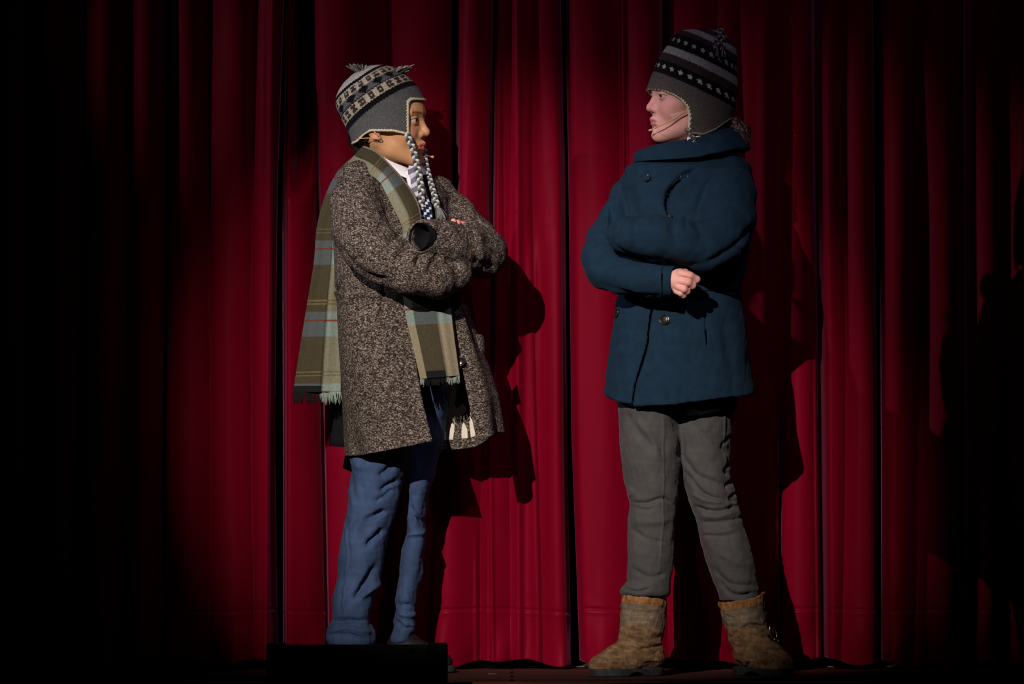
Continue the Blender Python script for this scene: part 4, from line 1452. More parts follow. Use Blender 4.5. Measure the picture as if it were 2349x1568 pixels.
# --- shoes
def shoe(name, ankle, heel, toe, parent, w_=38):
    x0, x1 = min(heel[0], toe[0]) - 60, max(heel[0], toe[0]) + 60
    y0, y1 = min(heel[1], toe[1]) - 60, max(heel[1], toe[1]) + 60
    g = Grid(x0, x1, y0, y1, 1455, 1552, 2.2)
    P = g.xyz(); P = (P[0], P[1], P[2] + 5.5)
    mid = [(heel[0] + toe[0]) / 2, (heel[1] + toe[1]) / 2]
    d = cap(P, (heel[0], heel[1], 1505), (mid[0], mid[1], 1512), 33, 31)
    d = smin(d, cap(P, (mid[0], mid[1], 1512), (toe[0], toe[1], 1524), 31, 20), 12)
    d = smin(d, cap(P, (ankle[0], ankle[1], 1480), (mid[0] * .5 + ankle[0] * .5, mid[1] * .5 + ankle[1] * .5, 1500), 34, 30), 16)
    sole_cut = P[2] - 1533
    up = smax(d, sole_cut, 2)
    V, F = surfnet(up, g)
    V = sculpt(V, F, [([(toe[0] * .35 + heel[0] * .65, 1487), (toe[0] * .6 + heel[0] * .4, 1499)], 2, 2)])
    o = mesh_px(name, V, F, M_SHOE, parent)
    s = smax(smax(d - 3.5, 1530 - P[2], 1.5), P[2] - 1547.5, 1.5)
    sole = cap(P, (heel[0], heel[1], 1540), (toe[0], toe[1], 1540), 36, 28)
    s = smax(smax(sole, 1531 - P[2], 1.5), P[2] - 1547.5, 1.5)
    V, F = surfnet(s, g)
    mesh_px('sole', V, F, M_SOLE, o)
    parts = []
    for k in range(4):
        t = 0.30 + 0.11 * k
        c = np.array([heel[0] * (1 - t) + toe[0] * t, heel[1] * (1 - t) + toe[1] * t])
        dx = np.array([toe[0] - heel[0], toe[1] - heel[1]], float); dx /= np.linalg.norm(dx); pv = np.array([-dx[1], dx[0]])
        zt = 1474.5 + 7.0 * k
        aa = np.linspace(-1, 1, 9)
        pts = np.array([(c[0] + pv[0] * 20 * a, c[1] + pv[1] * 20 * a, zt - 2 + 9 * a * a) for a in aa])
        parts.append(tube_mesh(pts, 2.0, seg=6))
    V, F, _ = join_parts(parts)
    mesh_px('laces', V, F, M_BLACKCLOTH, o)
    return o


shoe('shoe', (815, -66), (812, -52), (845, -150), boy)
shoe('shoe', (925, 52), (915, 58), (1018, 28), boy)
# ------------------------------------------------------------------ the girl on the right, facing left
FIG['y0'] = 0.0; FIG['s'] = 1.0
girl = empty('person', (wx(1575), 0.0, 0.0), 'child in navy peacoat, grey trousers and tan boots, arms crossed, facing left', 'person')
GC, GYAW, GPIT = (1580.0, 0.0, 222.0), math.radians(17), math.radians(2)
SK_G = srgb(236, 174, 163); LIP_G = srgb(200, 118, 112); BL_G = srgb(220, 128, 122); BROW_G = srgb(120, 84, 66)

g = Grid(1466, 1682, -92, 92, 112, 372, 1.3)
P = g.xyz(); H = head_frame(P, GC, GYAW, -1, GPIT)
d = head_sdf(H, False, 2.4, 2.7)
d = smin(d, cap(P, (1596, 12, 285), (1590, 20, 385), 46, 50), 22)
V1, F1 = surfnet(d, g)
c1 = head_colour(head_frame((V1[:, 0], V1[:, 1], V1[:, 2]), GC, GYAW, -1, GPIT), SK_G, LIP_G, BL_G, BROW_G, 2.7, 19.0)
g = Grid(1345, 1745, -240, 170, 350, 1470, 7.0)
P = g.xyz()
d = stack(P, [(356, 1560, 1630, 20, 40), (392, 1490, 1680, 10, 60), (520, 1470, 1680, 10, 80), (660, 1470, 1670, 10, 72), (780, 1460, 1670, 10, 85), (880, 1450, 1670, 10, 85)], ek=20)
d = smin(d, tube(P, [(1665, -40, 420, 36), (1655, -120, 500, 34), (1632, -172, 562, 32), (1540, -198, 556, 26), (1450, -185, 548, 22)]), 20)
d = smin(d, tube(P, [(1470, 60, 430, 30), (1410, 0, 505, 30), (1384, -70, 595, 30), (1450, -140, 640, 26), (1545, -190, 651, 22)]), 20)
d = smin(d, tube(P, [(1490, 0, 870, 50), (1496, -30, 1150, 36), (1480, -30, 1440, 26)]), 20)
d = smin(d, tube(P, [(1605, 20, 870, 50), (1640, 20, 1180, 36), (1700, 10, 1440, 26)]), 20)
V2, F2 = surfnet(d, g)
c2 = np.tile(np.array(SK_G), (len(V2), 1))
# the hand at the end of the lower sleeve: loosely closed, four bent fingers and the thumb tucked behind
g = Grid(1520, 1612, -262, -140, 606, 700, 1.3)
P = g.xyz()
d = cap(P, (1520, -196, 650), (1548, -206, 648), 24, 22)
d = smin(d, ellip(P, (1555, -208, 647), (20, 20, 26)), 10)
fing = [((1556, -224, 633), (1576, -232, 638), (1591, -222, 646), 9.3), ((1556, -226, 650), (1572, -233, 653), (1582, -224, 660), 8.8),
        ((1552, -224, 663), (1563, -230, 668), (1570, -222, 673), 8.0), ((1546, -214, 672), (1556, -222, 677), (1562, -216, 682), 7.0)]
hd = None
for a, b, c, r in fing:
    e = smin(cap(P, a, b, r + 0.4, r), cap(P, b, c, r, r - 0.8), 3)
    e = smin(e, cap(P, c, (c[0] - 6, c[1] + 22, c[2] + 1), r - 0.8, r - 1.6), 4)
    hd = e if hd is None else smin(hd, e, 1.6)
d = smin(d, hd, 5)
th = smin(cap(P, (1545, -196, 632), (1566, -188, 630), 9, 8.5), cap(P, (1566, -188, 630), (1584, -192, 640), 8.2, 7), 4)
d = smin(d, th, 4)
V3, F3 = surfnet(d, g)
V3 = sculpt(V3, F3, [([(1560, 641), (1570, 644), (1580, 646)], 1.6, 1.4), ([(1556, 657), (1566, 661), (1574, 664)], 1.6, 1.2), ([(1575, 632), (1577, 640)], 1.2, .5), ([(1571, 648), (1573, 656)], 1.2, .5)])
hx = np.exp(-(((V3[:, 0] - 1574) / 12) ** 2))
c3 = np.array(SK_G) * (1 - hx[:, None] * 0.35) + np.array(srgb(216, 122, 112)) * hx[:, None] * 0.35
V, F, col = join_parts([(V1, F1, c1), (V2, F2, c2), (V3, F3, c3)])
mesh_px('body', V, F, M_SKIN, girl, col=col)
for s_ in (-1, 1):
    eyeball(GC, GYAW, -1, GPIT, s_, girl, (0.03, 0.03, 0.032), (-0.30, -0.14))['label'] = 'grey blue eye'

# --- hair: cap under the hat and the curled ponytail
g = Grid(1560, 1740, -92, 92, 180, 372, 2.0)
P = g.xyz(); H = head_frame(P, GC, GYAW, -1, GPIT)
d = ellip(H, (-16, 0, 20), (85, 74, 84))
d = smax(d, H[0] + 20, 8)
pt = smin(cap(P, (1655, 6, 285), (1684, 4, 284), 15, 17), cap(P, (1684, 4, 284), (1704, 0, 302), 18, 17), 8)
pt = smin(pt, cap(P, (1704, 0, 302), (1704, -4, 322), 18, 16), 8)
pt = smin(pt, cap(P, (1682, -6, 310), (1690, -8, 334), 14, 12), 6)
d = smin(d, pt, 6)
V, F = surfnet(d, g)
V = sculpt(V, F, [([(1668, 276), (1680, 292), (1676, 312), (1684, 336)], 2.5, 4), ([(1676, 270), (1700, 280), (1714, 300)], 2.5, 3), ([(1690, 300), (1702, 312), (1698, 336)], 2.2, 4),
                  ([(1706, 308), (1716, 318), (1718, 328)], 2.2, 3), ([(1664, 284), (1670, 310), (1680, 326)], 2.2, 3), ([(1690, 276), (1706, 292), (1712, 306)], 2, 2)])
nn = vnormals(V, F)
V = V + nn * (1.0 * wnoise(V, 8, 3))[:, None]
m = (0.5 + 0.5 * wnoise(V, 12, 5, (1.6, 1, 0.7)))[:, None]
hc = np.array(srgb(50, 35, 27)) * (1 - m) + np.array(srgb(92, 66, 48)) * m
hair = mesh_px('hair', V, F, M_HAIR, girl, col=np.clip(hc, 0.005, 1))
rs = np.random.RandomState(11)
parts = []
for k in range(110):
    ph = rs.uniform(0, 6.28); rr = rs.uniform(10, 18.5)
    base = curve2([(1652, 6, 284), (1676, 4, 282), (1698, 1, 294), (1708, -2, 312), (1700, -4, 330), (1690 + rs.uniform(-12, 16), -6, 342 + rs.uniform(-4, 6))], 40)
    s = np.linspace(0, 1, len(base))
    ang = ph + s * rs.uniform(2.0, 4.0)
    rad = rr * (0.55 + 0.55 * np.sin(np.pi * np.clip(s * 0.9 + 0.1, 0, 1)))
    pts = base + np.stack([np.cos(ang) * rad * 0.75, np.sin(ang) * rad, np.cos(ang + 0.7) * rad * 0.75], 1)
    Vt, Ft = tube_mesh(pts, rs.uniform(0.8, 1.6), seg=5)
    q = rs.uniform(0, 1)
    cc = np.array(srgb(52, 36, 28)) * (1 - q) + np.array(srgb(112, 84, 60)) * q
    parts.append((Vt, Ft, np.tile(cc, (len(Vt), 1))))
V, F, cc = join_parts(parts)
mesh_px('hair_strands', V, F, M_HAIR, hair, col=cc)

# --- knitted earflap hat
G_ROWS = [(65, 1594, 1612, 0, 10), (69, 1566, 1642, 0, 34), (78, 1550, 1660, 0, 50), (92, 1537, 1674, 0, 62), (110, 1525, 1686, 0, 72), (130, 1513, 1690, 0, 79), (150, 1504, 1691, 0, 83), (175, 1493, 1692, 0, 86),
          (200, 1484, 1692, 0, 88), (225, 1478, 1690, 0, 88), (250, 1474, 1687, 0, 87), (275, 1472, 1680, 0, 84), (295, 1474, 1672, 0, 80), (330, 1480, 1655, 0, 74)]
g = Grid(1464, 1702, -102, 102, 56, 336, 1.6)
P = g.xyz()
ho = stack(P, G_ROWS, ek=6)
ho = ho + 2.2 * np.sin((P[0] * 0.8 - P[2] * 0.6) / 13.0) * np.clip((150 - P[2]) / 60, 0, 1)
# dent at the back of the crown where the fabric folds in
ho = smax(ho, -cap(P, (1697, -40, 146), (1702, 40, 142), 6), 8)
pxn = P[0] + (P[1] + 80) * 0.31
E = np.interp(P[2], [150, 199, 205, 212, 222, 234, 250, 270, 300, 330], [1440, 1470, 1500, 1524, 1544, 1560, 1573, 1578, 1578, 1576])
face = (E - pxn) * 0.8
face = -smax(-face, -(P[2] - 198.0), 4)
bot = P[2] - np.interp(P[0], [1570, 1585, 1612, 1640, 1660, 1684], [304, 309, 312, 300, 285, 270])
cut = smax(face, bot, 8)
d = smax(smax(ho, -(ho + 6.5), 1.5), cut, 1.5)
V, F = surfnet(d, g)
V = sculpt(V, F, [([(1600, 72), (1618, 92), (1640, 112)], 6, 2.5), ([(1640, 128), (1665, 122), (1692, 142)], 7, 3)])
GAX = np.array([0.42, 0.03, -0.908])
vb = V @ GAX + 0.908 * 1548
ang = hat_uv(V, GAX, np.array([1586.0, 0, 200.0]))
ub = ang * 92.0
uq = np.floor(ub / 4.2) * 4.2; vq = np.floor(vb / 3.4) * 3.4
GR = np.array(srgb(100, 92, 88)); LGY = np.array(srgb(176, 184, 174)); DBR = np.array(srgb(66, 56, 54)); CR = np.array(srgb(206, 204, 182)); BK = np.array((0.006, 0.007, 0.011))
# bands measured along the crown axis
v0 = 0.42 * 1506 + 0.908 * (1548 - 149.5)
r = vb - v0 + 0.8 * np.sin(ub / 4.2 * math.pi)
col = np.tile(GR, (len(V), 1))
def band(lo, hi, c):
    col[(r >= lo) & (r < hi)] = c
band(-17, 14, BK); band(14, 32, DBR); band(32, 50, LGY); band(50, 84, BK); band(84, 96, DBR); band(96, 110, LGY); band(110, 124, DBR); band(124, 136, LGY); band(136, 200, GR)
for lo, hi, off in ((-8, 7, 0), (60, 75, 6)):
    row = np.floor((r - lo) / 3.4); cl = np.floor(ub / 4.2 + off) % 6
    m = (r >= lo) & (r < hi) & (((cl == 2) & (row < 4) & (row >= 1)) | ((row == 2) & (cl >= 1) & (cl <= 3)) | ((row == 1) & (cl == 3)) | ((row == 1) & (cl == 4) & (ub > 0))); col[m] = CR
kuv = np.stack([ub, vb, ub * 0], 1)
ghat = mesh_px('hat', V, F, M_KNIT, girl, col=col, uvw=kuv)
ghat['label'] = 'black, brown and grey striped knit earflap hat with small crosses'
spk = np.clip(np.sin((P[0] + P[2] * 0.8) / 8.5 * 2 * np.pi), 0, 1)
shell = np.abs(ho + 3.0) - 4.4
d = smax(shell, smax(face - 1.0, -(face + 2.2 + 3.6 * spk), 1), 1.5)
d = smax(d, bot, 3)
V, F = surfnet(d, g)
mesh_px('hat_border', V, F, M_YARN, ghat, col=np.tile(np.array(CREAM), (len(V), 1)))['label'] = 'cream crocheted border'
d = smax(shell, np.abs(bot + 1.0) - 2.6, 2)
d = smax(d, face, 3)
V, F = surfnet(d, g)
mesh_px('hat_edge', V, F, M_YARN, ghat, col=np.tile(np.array(srgb(128, 130, 122)), (len(V), 1)))
# knotted braid loop on the crown and the stub at the flap tip
DKN, LKN, MKN = srgb(44, 40, 40), srgb(150, 150, 142), srgb(90, 82, 78)
V1, F1, k1 = braid([(1636, -58, 130), (1641, -68, 112), (1645, -58, 90), (1648, -50, 74), (1650, -48, 66), (1653, -50, 74), (1655, -60, 92), (1656, -70, 112), (1655, -74, 128)], 4.8, [DKN, MKN, LKN], 10)
V2, F2, k2 = tassel((1641, -74, 112), 22, 4, 14, [DKN, LKN, MKN], 5, r=1.3)
V3, F3, k3 = tassel((1655, -76, 112), 22, 4, 14, [DKN, LKN, DKN], 6, r=1.3)
V, F, cc = join_parts([(V1, F1, k1), (V2, F2, k2), (V3, F3, k3)])
mesh_px('braid', V, F, M_YARN, ghat, col=cc)
V, F, cc = braid([(1572, -86, 300), (1576, -92, 306), (1582, -92, 312), (1588, -90, 320), (1592, -84, 330)], 3.8, [MKN, LKN, MKN], 10)
mesh_px('braid', V, F, M_YARN, ghat, col=cc)

# --- headset and tape
def face_pt(hx, hy, hz):
    return head_point(GC, GYAW, -1, GPIT, (hx, hy, hz))
pts = curve2([(1576, -80, 257), (1562, -80, 264.5), (1541, -78, 278), (1516, -74, 290), (1504, -68, 295.5), (1496, -62, 299), (1489, -56, 301.5)], 60)
V1, F1 = tube_mesh(pts, 1.3)
V2, F2 = tube_mesh(np.array([(1496, -62, 299), (1493, -59, 300.5), (1489, -56, 301.7), (1487, -55, 302)]), np.array([1.4, 2.6, 2.8, 1.5]), seg=10)
V, F, _ = join_parts([(V1, F1), (V2, F2)])
mesh_px('headset_microphone', V, F, M_WIRE, girl)['label'] = 'thin beige headset microphone on the cheek'

g_tape = curve2([(1534, -74, 267), (1548, -76, 263.5), (1560, -77, 260), (1568, -77, 257)], 16)
gt2 = curve2([(1541, -74, 277.5), (1550, -76, 272), (1561, -77, 266), (1568, -77, 261.5)], 16)
# lay the tape on the cheek
def cheek_y(px, py):
    ys = np.arange(-95, -20, 0.5)
    P_ = (np.full(len(ys), px), ys, np.full(len(ys), py))
    dd = head_sdf(head_frame(P_, GC, GYAW, -1, GPIT), False, 2.4, 2.7)
    k = np.argmax(dd < 0)
    return ys[k]
for q in (g_tape, gt2):
    for i in range(len(q)): q[i, 1] = cheek_y(q[i, 0], q[i, 2]) - 1.5
tr_ = [g_tape * (1 - k_) + gt2 * k_ for k_ in np.linspace(0, 1, 7)]
for q in tr_:
    for i in range(len(q)): q[i, 1] = cheek_y(q[i, 0], q[i, 2]) - 1.0
V, F = sheet(np.array(tr_), 0.6)
mesh_px('cheek_tape', V, F, M_TAPE, girl)['label'] = 'pale strip of tape over the microphone wire'

# --- shirt collar sliver
G, u, v = ribbon([((1575, -74, 318), (1572, -78, 334)), ((1596, -66, 316), (1600, -72, 334)), ((1616, -58, 308), (1622, -64, 328)), ((1640, -20, 296), (1648, -26, 318)), ((1640, 40, 296), (1648, 46, 318))], 10, 50, bulge=2)
V, F = sheet(G, 3.0)
mesh_px('shirt', V, F, M_WHITE, girl)['label'] = 'white shirt collar'

# --- coat
g = Grid(1322, 1746, -262, 150, 338, 950, 2.4)
P = g.xyz()
BODY = [(350, 1510, 1680, 6, 52), (364, 1470, 1706, 4, 74), (382, 1436, 1722, 2, 90), (420, 1426, 1730, 0, 104), (500, 1430, 1728, 0, 116), (560, 1430, 1724, 0, 120), (620, 1424, 1712, 0, 112), (665, 1418, 1700, 0, 106),
        (700, 1411, 1703, 0, 112), (760, 1403, 1712, 0, 122), (830, 1394, 1720, 0, 130), (905, 1384, 1733, 0, 138), (960, 1378, 1740, 0, 144)]
torso = stack(P, BODY, ek=8, win=9, power=2.15)
hemz = np.interp(P[0], [1375, 1383, 1415, 1450, 1475, 1540, 1600, 1680, 1735], [900, 905, 921, 930, 931, 928, 921, 911, 904])
torso = smax(torso, P[2] - hemz, 4)
inner = stack(P, [(700, 1460, 1660, 0, 60)] + [(r_[0], r_[1] + 9, r_[2] - 9, r_[3], r_[4] - 9) for r_ in BODY if r_[0] >= 760] + [(1000, 1390, 1730, 0, 138)], ek=0)
torso = smax(torso, -inner, 3)
near_arm = tube(P, [(1672, -36, 400, 44), (1674, -80, 450, 54), (1668, -122, 505, 58), (1648, -158, 550, 57), (1612, -184, 572, 52)], 20)
near_arm = smin(near_arm, tube(P, [(1612, -184, 572, 50), (1560, -200, 560, 48), (1500, -204, 550, 46), (1445, -194, 545, 40), (1424, -180, 545, 36)], 16), 22)
far_arm = tube(P, [(1452, 52, 420, 30), (1440, 30, 446, 36), (1416, -6, 500, 38), (1392, -44, 550, 44), (1381, -78, 592, 46)], 18)
far_arm = smin(far_arm, tube(P, [(1381, -78, 592, 45), (1388, -98, 618, 45), (1430, -136, 636, 42), (1490, -170, 645, 38), (1538, -194, 650, 36)], 14), 20)
dv = np.array([1.0, -0.25, 0.06]); dv /= np.linalg.norm(dv)
far_arm = smax(far_arm, (P[0] - 1541) * dv[0] + (P[1] + 196) * dv[1] + (P[2] - 651) * dv[2], 3)
far_arm = smax(far_arm, -cap(P, (1532, -190, 650), (1580, -210, 652), 29), 3)
d = smin(torso, near_arm, 16)
d = smin(d, far_arm, 5)
for pts_, hw, dp_ in (([(1558, 418), (1546, 430), (1532, 450), (1527, 475), (1533, 502)], 2.6, 12), ([(1590, 673), (1640, 669), (1702, 670)], 1.5, 5), ([(1612, 680), (1614, 730), (1618, 795)], 1.5, 4.5),
                      ([(1500, 684), (1492, 730), (1484, 790), (1470, 840), (1456, 890), (1450, 940)], 2.6, 60)):
    d = smax(d, -slit(P, pts_, hw, torso, dp_), 1.0)
d = smax(d, -slit(P, [(1518, 606), (1513, 645), (1517, 690)], 1.3, far_arm, 4), 1.0)
GS = [
    ([(1402, 548), (1406, 566), (1440, 590), (1500, 604), (1570, 614), (1605, 612)], 5, 7), ([(1412, 540), (1430, 512), (1452, 500)], 3, 5),     # lower edge and end of the upper sleeve
    ([(1610, 612), (1650, 590), (1690, 560), (1722, 520)], 8, 10), ([(1340, 575), (1370, 560), (1396, 556)], 4, 4), ([(1352, 600), (1385, 612), (1430, 620)], 12, 3),
    ([(1398, 470), (1402, 500), (1398, 535)], 5, 6), ([(1376, 655), (1440, 676), (1530, 684)], 5, 3),
                                                 # cuff seam
    ([(1700, 386), (1670, 390), (1640, 404), (1610, 436)], 5, 5), ([(1622, 430), (1604, 460), (1592, 500)], 8, 4), ([(1570, 500), (1566, 520), (1572, 536)], 6, 5),
    ([(1586, 515), (1600, 540), (1602, 560)], 8, 4), ([(1460, 500), (1450, 530), (1455, 560)], 8, 3), ([(1500, 498), (1492, 520), (1500, 548)], 9, 3), ([(1540, 510), (1535, 535), (1548, 560)], 7, 4),
    ([(1690, 590), (1706, 610), (1716, 602)], 5, 5), ([(1675, 560), (1694, 580), (1722, 584)], 6, 5),
    ([(1420, 672), (1500, 690), (1560, 690)], 5, 5),
    ([(1592, 392), (1556, 412), (1532, 445), (1527, 475), (1533, 500)], 4.5, 10.0),
    ([(1545, 420), (1518, 440), (1516, 480)], 8, -4), ([(1495, 395), (1470, 412), (1466, 430)], 6, 5), ([(1590, 395), (1560, 404), (1550, 412)], 6, 5),
    ([(1440, 430), (1450, 470), (1456, 498)], 9, 4), ([(1460, 700), (1450, 760), (1436, 840)], 20, -2), ([(1660, 720), (1672, 800), (1690, 890)], 18, 4), ([(1560, 760), (1556, 830), (1560, 900)], 26, -3),
    ([(1455, 722), (1468, 724), (1478, 722)], 2, 2),
]
V, F = surfnet(d, g)
# front overlap: right of the edge lies on top, with a dark step
edge = curve2([(1500, 684), (1492, 730), (1484, 790), (1470, 840), (1456, 890), (1450, 935)], 60)
nn = vnormals(V, F)
ex = np.interp(V[:, 2], edge[:, 1], edge[:, 0])
sd = V[:, 0] - ex
m = (V[:, 2] > 684) & (nn[:, 1] < 0.2) & (V[:, 1] < -40)
amt = np.where(sd > 0, -3.0 * np.exp(-(sd / 40) ** 2), 0.0) + np.where(sd < 0, 4.0 * np.exp(-(sd / 30) ** 2), 0.0)
V = V - nn * (amt * m * np.clip((V[:, 2] - 684) / 20, 0, 1))[:, None]
V = sculpt(V, F, GS)
V = V + vnormals(V, F) * (1.8 * wnoise(V, 70, 2) + 0.7 * wnoise(V, 24, 4))[:, None]
Vgc = V.copy(); Ngc = vnormals(V, F)
gcoat = mesh_px('peacoat', V, F, M_NAVY, girl)
gcoat['label'] = 'double-breasted navy wool peacoat'
# big folded collar
th_ = np.linspace(0, 2 * np.pi, 150)
rows = []
for k, s in enumerate(np.linspace(0, 1, 16)):
    cx_t, a_t, b_t = 1568.0, 97.0, 76.0
    cx_b, a_b, b_b = 1588.0, 134.0, 104.0
    x_t = cx_t + a_t * np.cos(th_); y_t = 4 + b_t * np.sin(th_)
    x_b = cx_b + a_b * np.cos(th_); y_b = 4 + b_b * np.sin(th_)
    zt = np.interp(x_t, [1470, 1530, 1600, 1640, 1665], [345, 336, 324, 306, 292]) + 6 * np.sin(th_)
    zb = np.interp(x_b, [1454, 1530, 1600, 1670, 1722], [373, 374, 368, 350, 340]) + 4 * np.sin(th_)
    bul = np.sin(np.pi * min(1, s * 1.1)) * 5
    cxs = cx_t * (1 - s) + cx_b * s
    e = s ** 0.85
    x = x_t * (1 - e) + x_b * e; y = y_t * (1 - e) + y_b * e
    z = zt * (1 - s) + zb * s - bul * 0.5
    r_ = np.hypot(x - cxs, y); x = x + (x - cxs) / r_ * bul; y = y + y / r_ * bul
    rows.append(np.stack([x, y, z], 1))
g_in = []
for s in np.linspace(1, 0, 5)[:-1]:      # inner stand going down inside
    z = rows[0][:, 2] + 34 * s
    g_in.append(np.stack([rows[0][:, 0] * 1.0 + (1568 - rows[0][:, 0]) * 0.06 * s, rows[0][:, 1] * (1 - 0.06 * s), z], 1))
G = np.array(g_in + rows)
V, F = sheet(G, 5.0)
V = V + vnormals(V, F) * (1.5 * wnoise(V, 50, 7))[:, None]
mesh_px('collar', V, F, M_NAVY, gcoat)['label'] = 'wide folded collar'
for nm, c, n_, rr, mt in (('button', (1567, -122, 408), (0.05, -1, -0.25), 11.0, M_BLUEBUTTON), ('button', (1521, -128, 735), (-0.2, -1, 0), 12.0, M_BUTTON),
                          ('button', (1415, -42, 718), (-1, -0.55, 0), 11.0, M_BUTTON), ('button', (1483, -104, 412), (-0.4, -1, -0.2), 9.5, M_BLUEBUTTON), ('button', (1536, -127, 500), (0, -1, 0), 5.0, M_BUTTON)):
    q_ = np.hypot(Vgc[:, 0] - c[0], Vgc[:, 2] - c[2]) + (Vgc[:, 1] > 0) * 99.0
    k_ = np.argmin(q_); n_ = Ngc[k_]
    c = (c[0], Vgc[k_, 1] - 2.0, c[2])
    V, F = lathe_disc(c, n_, rr, 4.0)
    mesh_px(nm, V, F, mt, gcoat)
# coat lining / dark inside is the coat itself; an added near-black fill closes the underside, standing for hem shade
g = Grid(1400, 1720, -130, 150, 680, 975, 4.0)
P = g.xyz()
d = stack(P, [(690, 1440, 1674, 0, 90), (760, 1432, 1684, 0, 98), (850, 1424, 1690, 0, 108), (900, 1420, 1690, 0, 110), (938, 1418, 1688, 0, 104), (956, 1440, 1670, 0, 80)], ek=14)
solid(g, d, 'hem_shade_fill', M_DARK, girl, noise=[(30, 2.5, 4, (1, 1, 1))])

# --- trousers
g = Grid(1405, 1758, -110, 130, 880, 1386, 3.0)
P = g.xyz()
ll = stack(P, [(870, 1416, 1556, -14, 78), (935, 1418, 1556, -18, 78), (1000, 1421, 1562, -22, 72), (1050, 1425, 1561, -24, 68), (1100, 1433, 1557, -26, 62), (1135, 1439, 1554, -28, 58), (1160, 1443, 1548, -30, 56), (1200, 1440, 1548, -30, 56),
               (1260, 1438, 1546, -30, 55), (1310, 1439, 1541, -30, 53), (1332, 1440, 1537, -30, 52), (1345, 1424, 1537, -30, 56), (1356, 1419, 1537, -30, 58), (1366, 1428, 1533, -30, 54)], ek=5, win=5)
rl = stack(P, [(870, 1530, 1690, 18, 82), (935, 1533, 1684, 18, 80), (1000, 1541, 1680, 18, 76), (1050, 1550, 1676, 18, 72), (1100, 1564, 1680, 17, 66), (1150, 1580, 1692, 14, 60), (1190, 1596, 1703, 12, 58), (1230, 1605, 1714, 10, 57),
               (1280, 1619, 1728, 8, 55), (1330, 1636, 1740, 6, 52), (1350, 1646, 1742, 5, 50), (1378, 1652, 1738, 5, 46)], ek=5)
d = smin(ll, rl, 9)
V, F = surfnet(d, g)
GT = [([(1443, 1150), (1480, 1152), (1520, 1142), (1545, 1158)], 4, 5), ([(1447, 1160), (1480, 1168), (1500, 1164)], 4, 3), ([(1440, 1140), (1450, 1128), (1442, 1118)], 4, -3), ([(1450, 1192), (1490, 1196), (1545, 1186)], 9, -3),
      ([(1444, 1210), (1480, 1232), (1520, 1242)], 5, 3), ([(1519, 940), (1520, 1040), (1520, 1140), (1516, 1240), (1508, 1340)], 2.2, -1.6), ([(1445, 1300), (1490, 1322), (1530, 1310)], 6, 3),
      ([(1424, 1344), (1460, 1354), (1490, 1345)], 3, 5), ([(1430, 940), (1460, 990), (1500, 1030)], 10, 3), ([(1540, 960), (1560, 1010), (1555, 1060)], 8, 3), ([(1450, 960), (1490, 1000), (1512, 1060)], 8, -3),
      ([(1580, 960), (1620, 1010), (1670, 1040)], 9, 3), ([(1560, 1040), (1600, 1090), (1660, 1110), (1682, 1104)], 7, 4), ([(1570, 1080), (1610, 1130), (1670, 1150)], 5, 5), ([(1585, 1128), (1620, 1146), (1665, 1150)], 5, -4),
      ([(1590, 1160), (1640, 1172), (1696, 1158)], 4.5, 6), ([(1606, 1196), (1650, 1196), (1706, 1186)], 4, 4), ([(1600, 1180), (1640, 1184), (1690, 1172)], 6, -3), ([(1606, 1226), (1650, 1228), (1690, 1222)], 4, 3),
      ([(1660, 945), (1662, 1010), (1664, 1070)], 2.2, -1.8), ([(1676, 1000), (1660, 1020), (1668, 1040)], 4, 4), ([(1678, 1060), (1664, 1076), (1672, 1090)], 4, 5), ([(1684, 1100), (1668, 1116), (1678, 1126)], 4, 5), ([(1690, 1130), (1676, 1142), (1690, 1150)], 4, 5),
      ([(1630, 1300), (1670, 1336), (1738, 1342)], 6, 4), ([(1642, 1328), (1680, 1362), (1736, 1358)], 5, 5), ([(1640, 1260), (1690, 1290), (1730, 1300)], 10, -3)]
V = sculpt(V, F, [(a_, b_, c_ * 1.5) for a_, b_, c_ in GT])
V = V + vnormals(V, F) * (1.5 * wnoise(V, 44, 3, (1, 1, 0.7)) + 0.7 * wnoise(V, 16, 8))[:, None]
mesh_px('trousers', V, F, M_CORD, girl)['label'] = 'grey velvety slim trousers'

# --- boots
TAN = np.array(srgb(138, 108, 78)); TAND = np.array(srgb(104, 76, 52)); TANO = np.array(srgb(144, 100, 60)); TAUPE = np.array(srgb(114, 97, 80)); STIT = np.array(srgb(150, 128, 102))


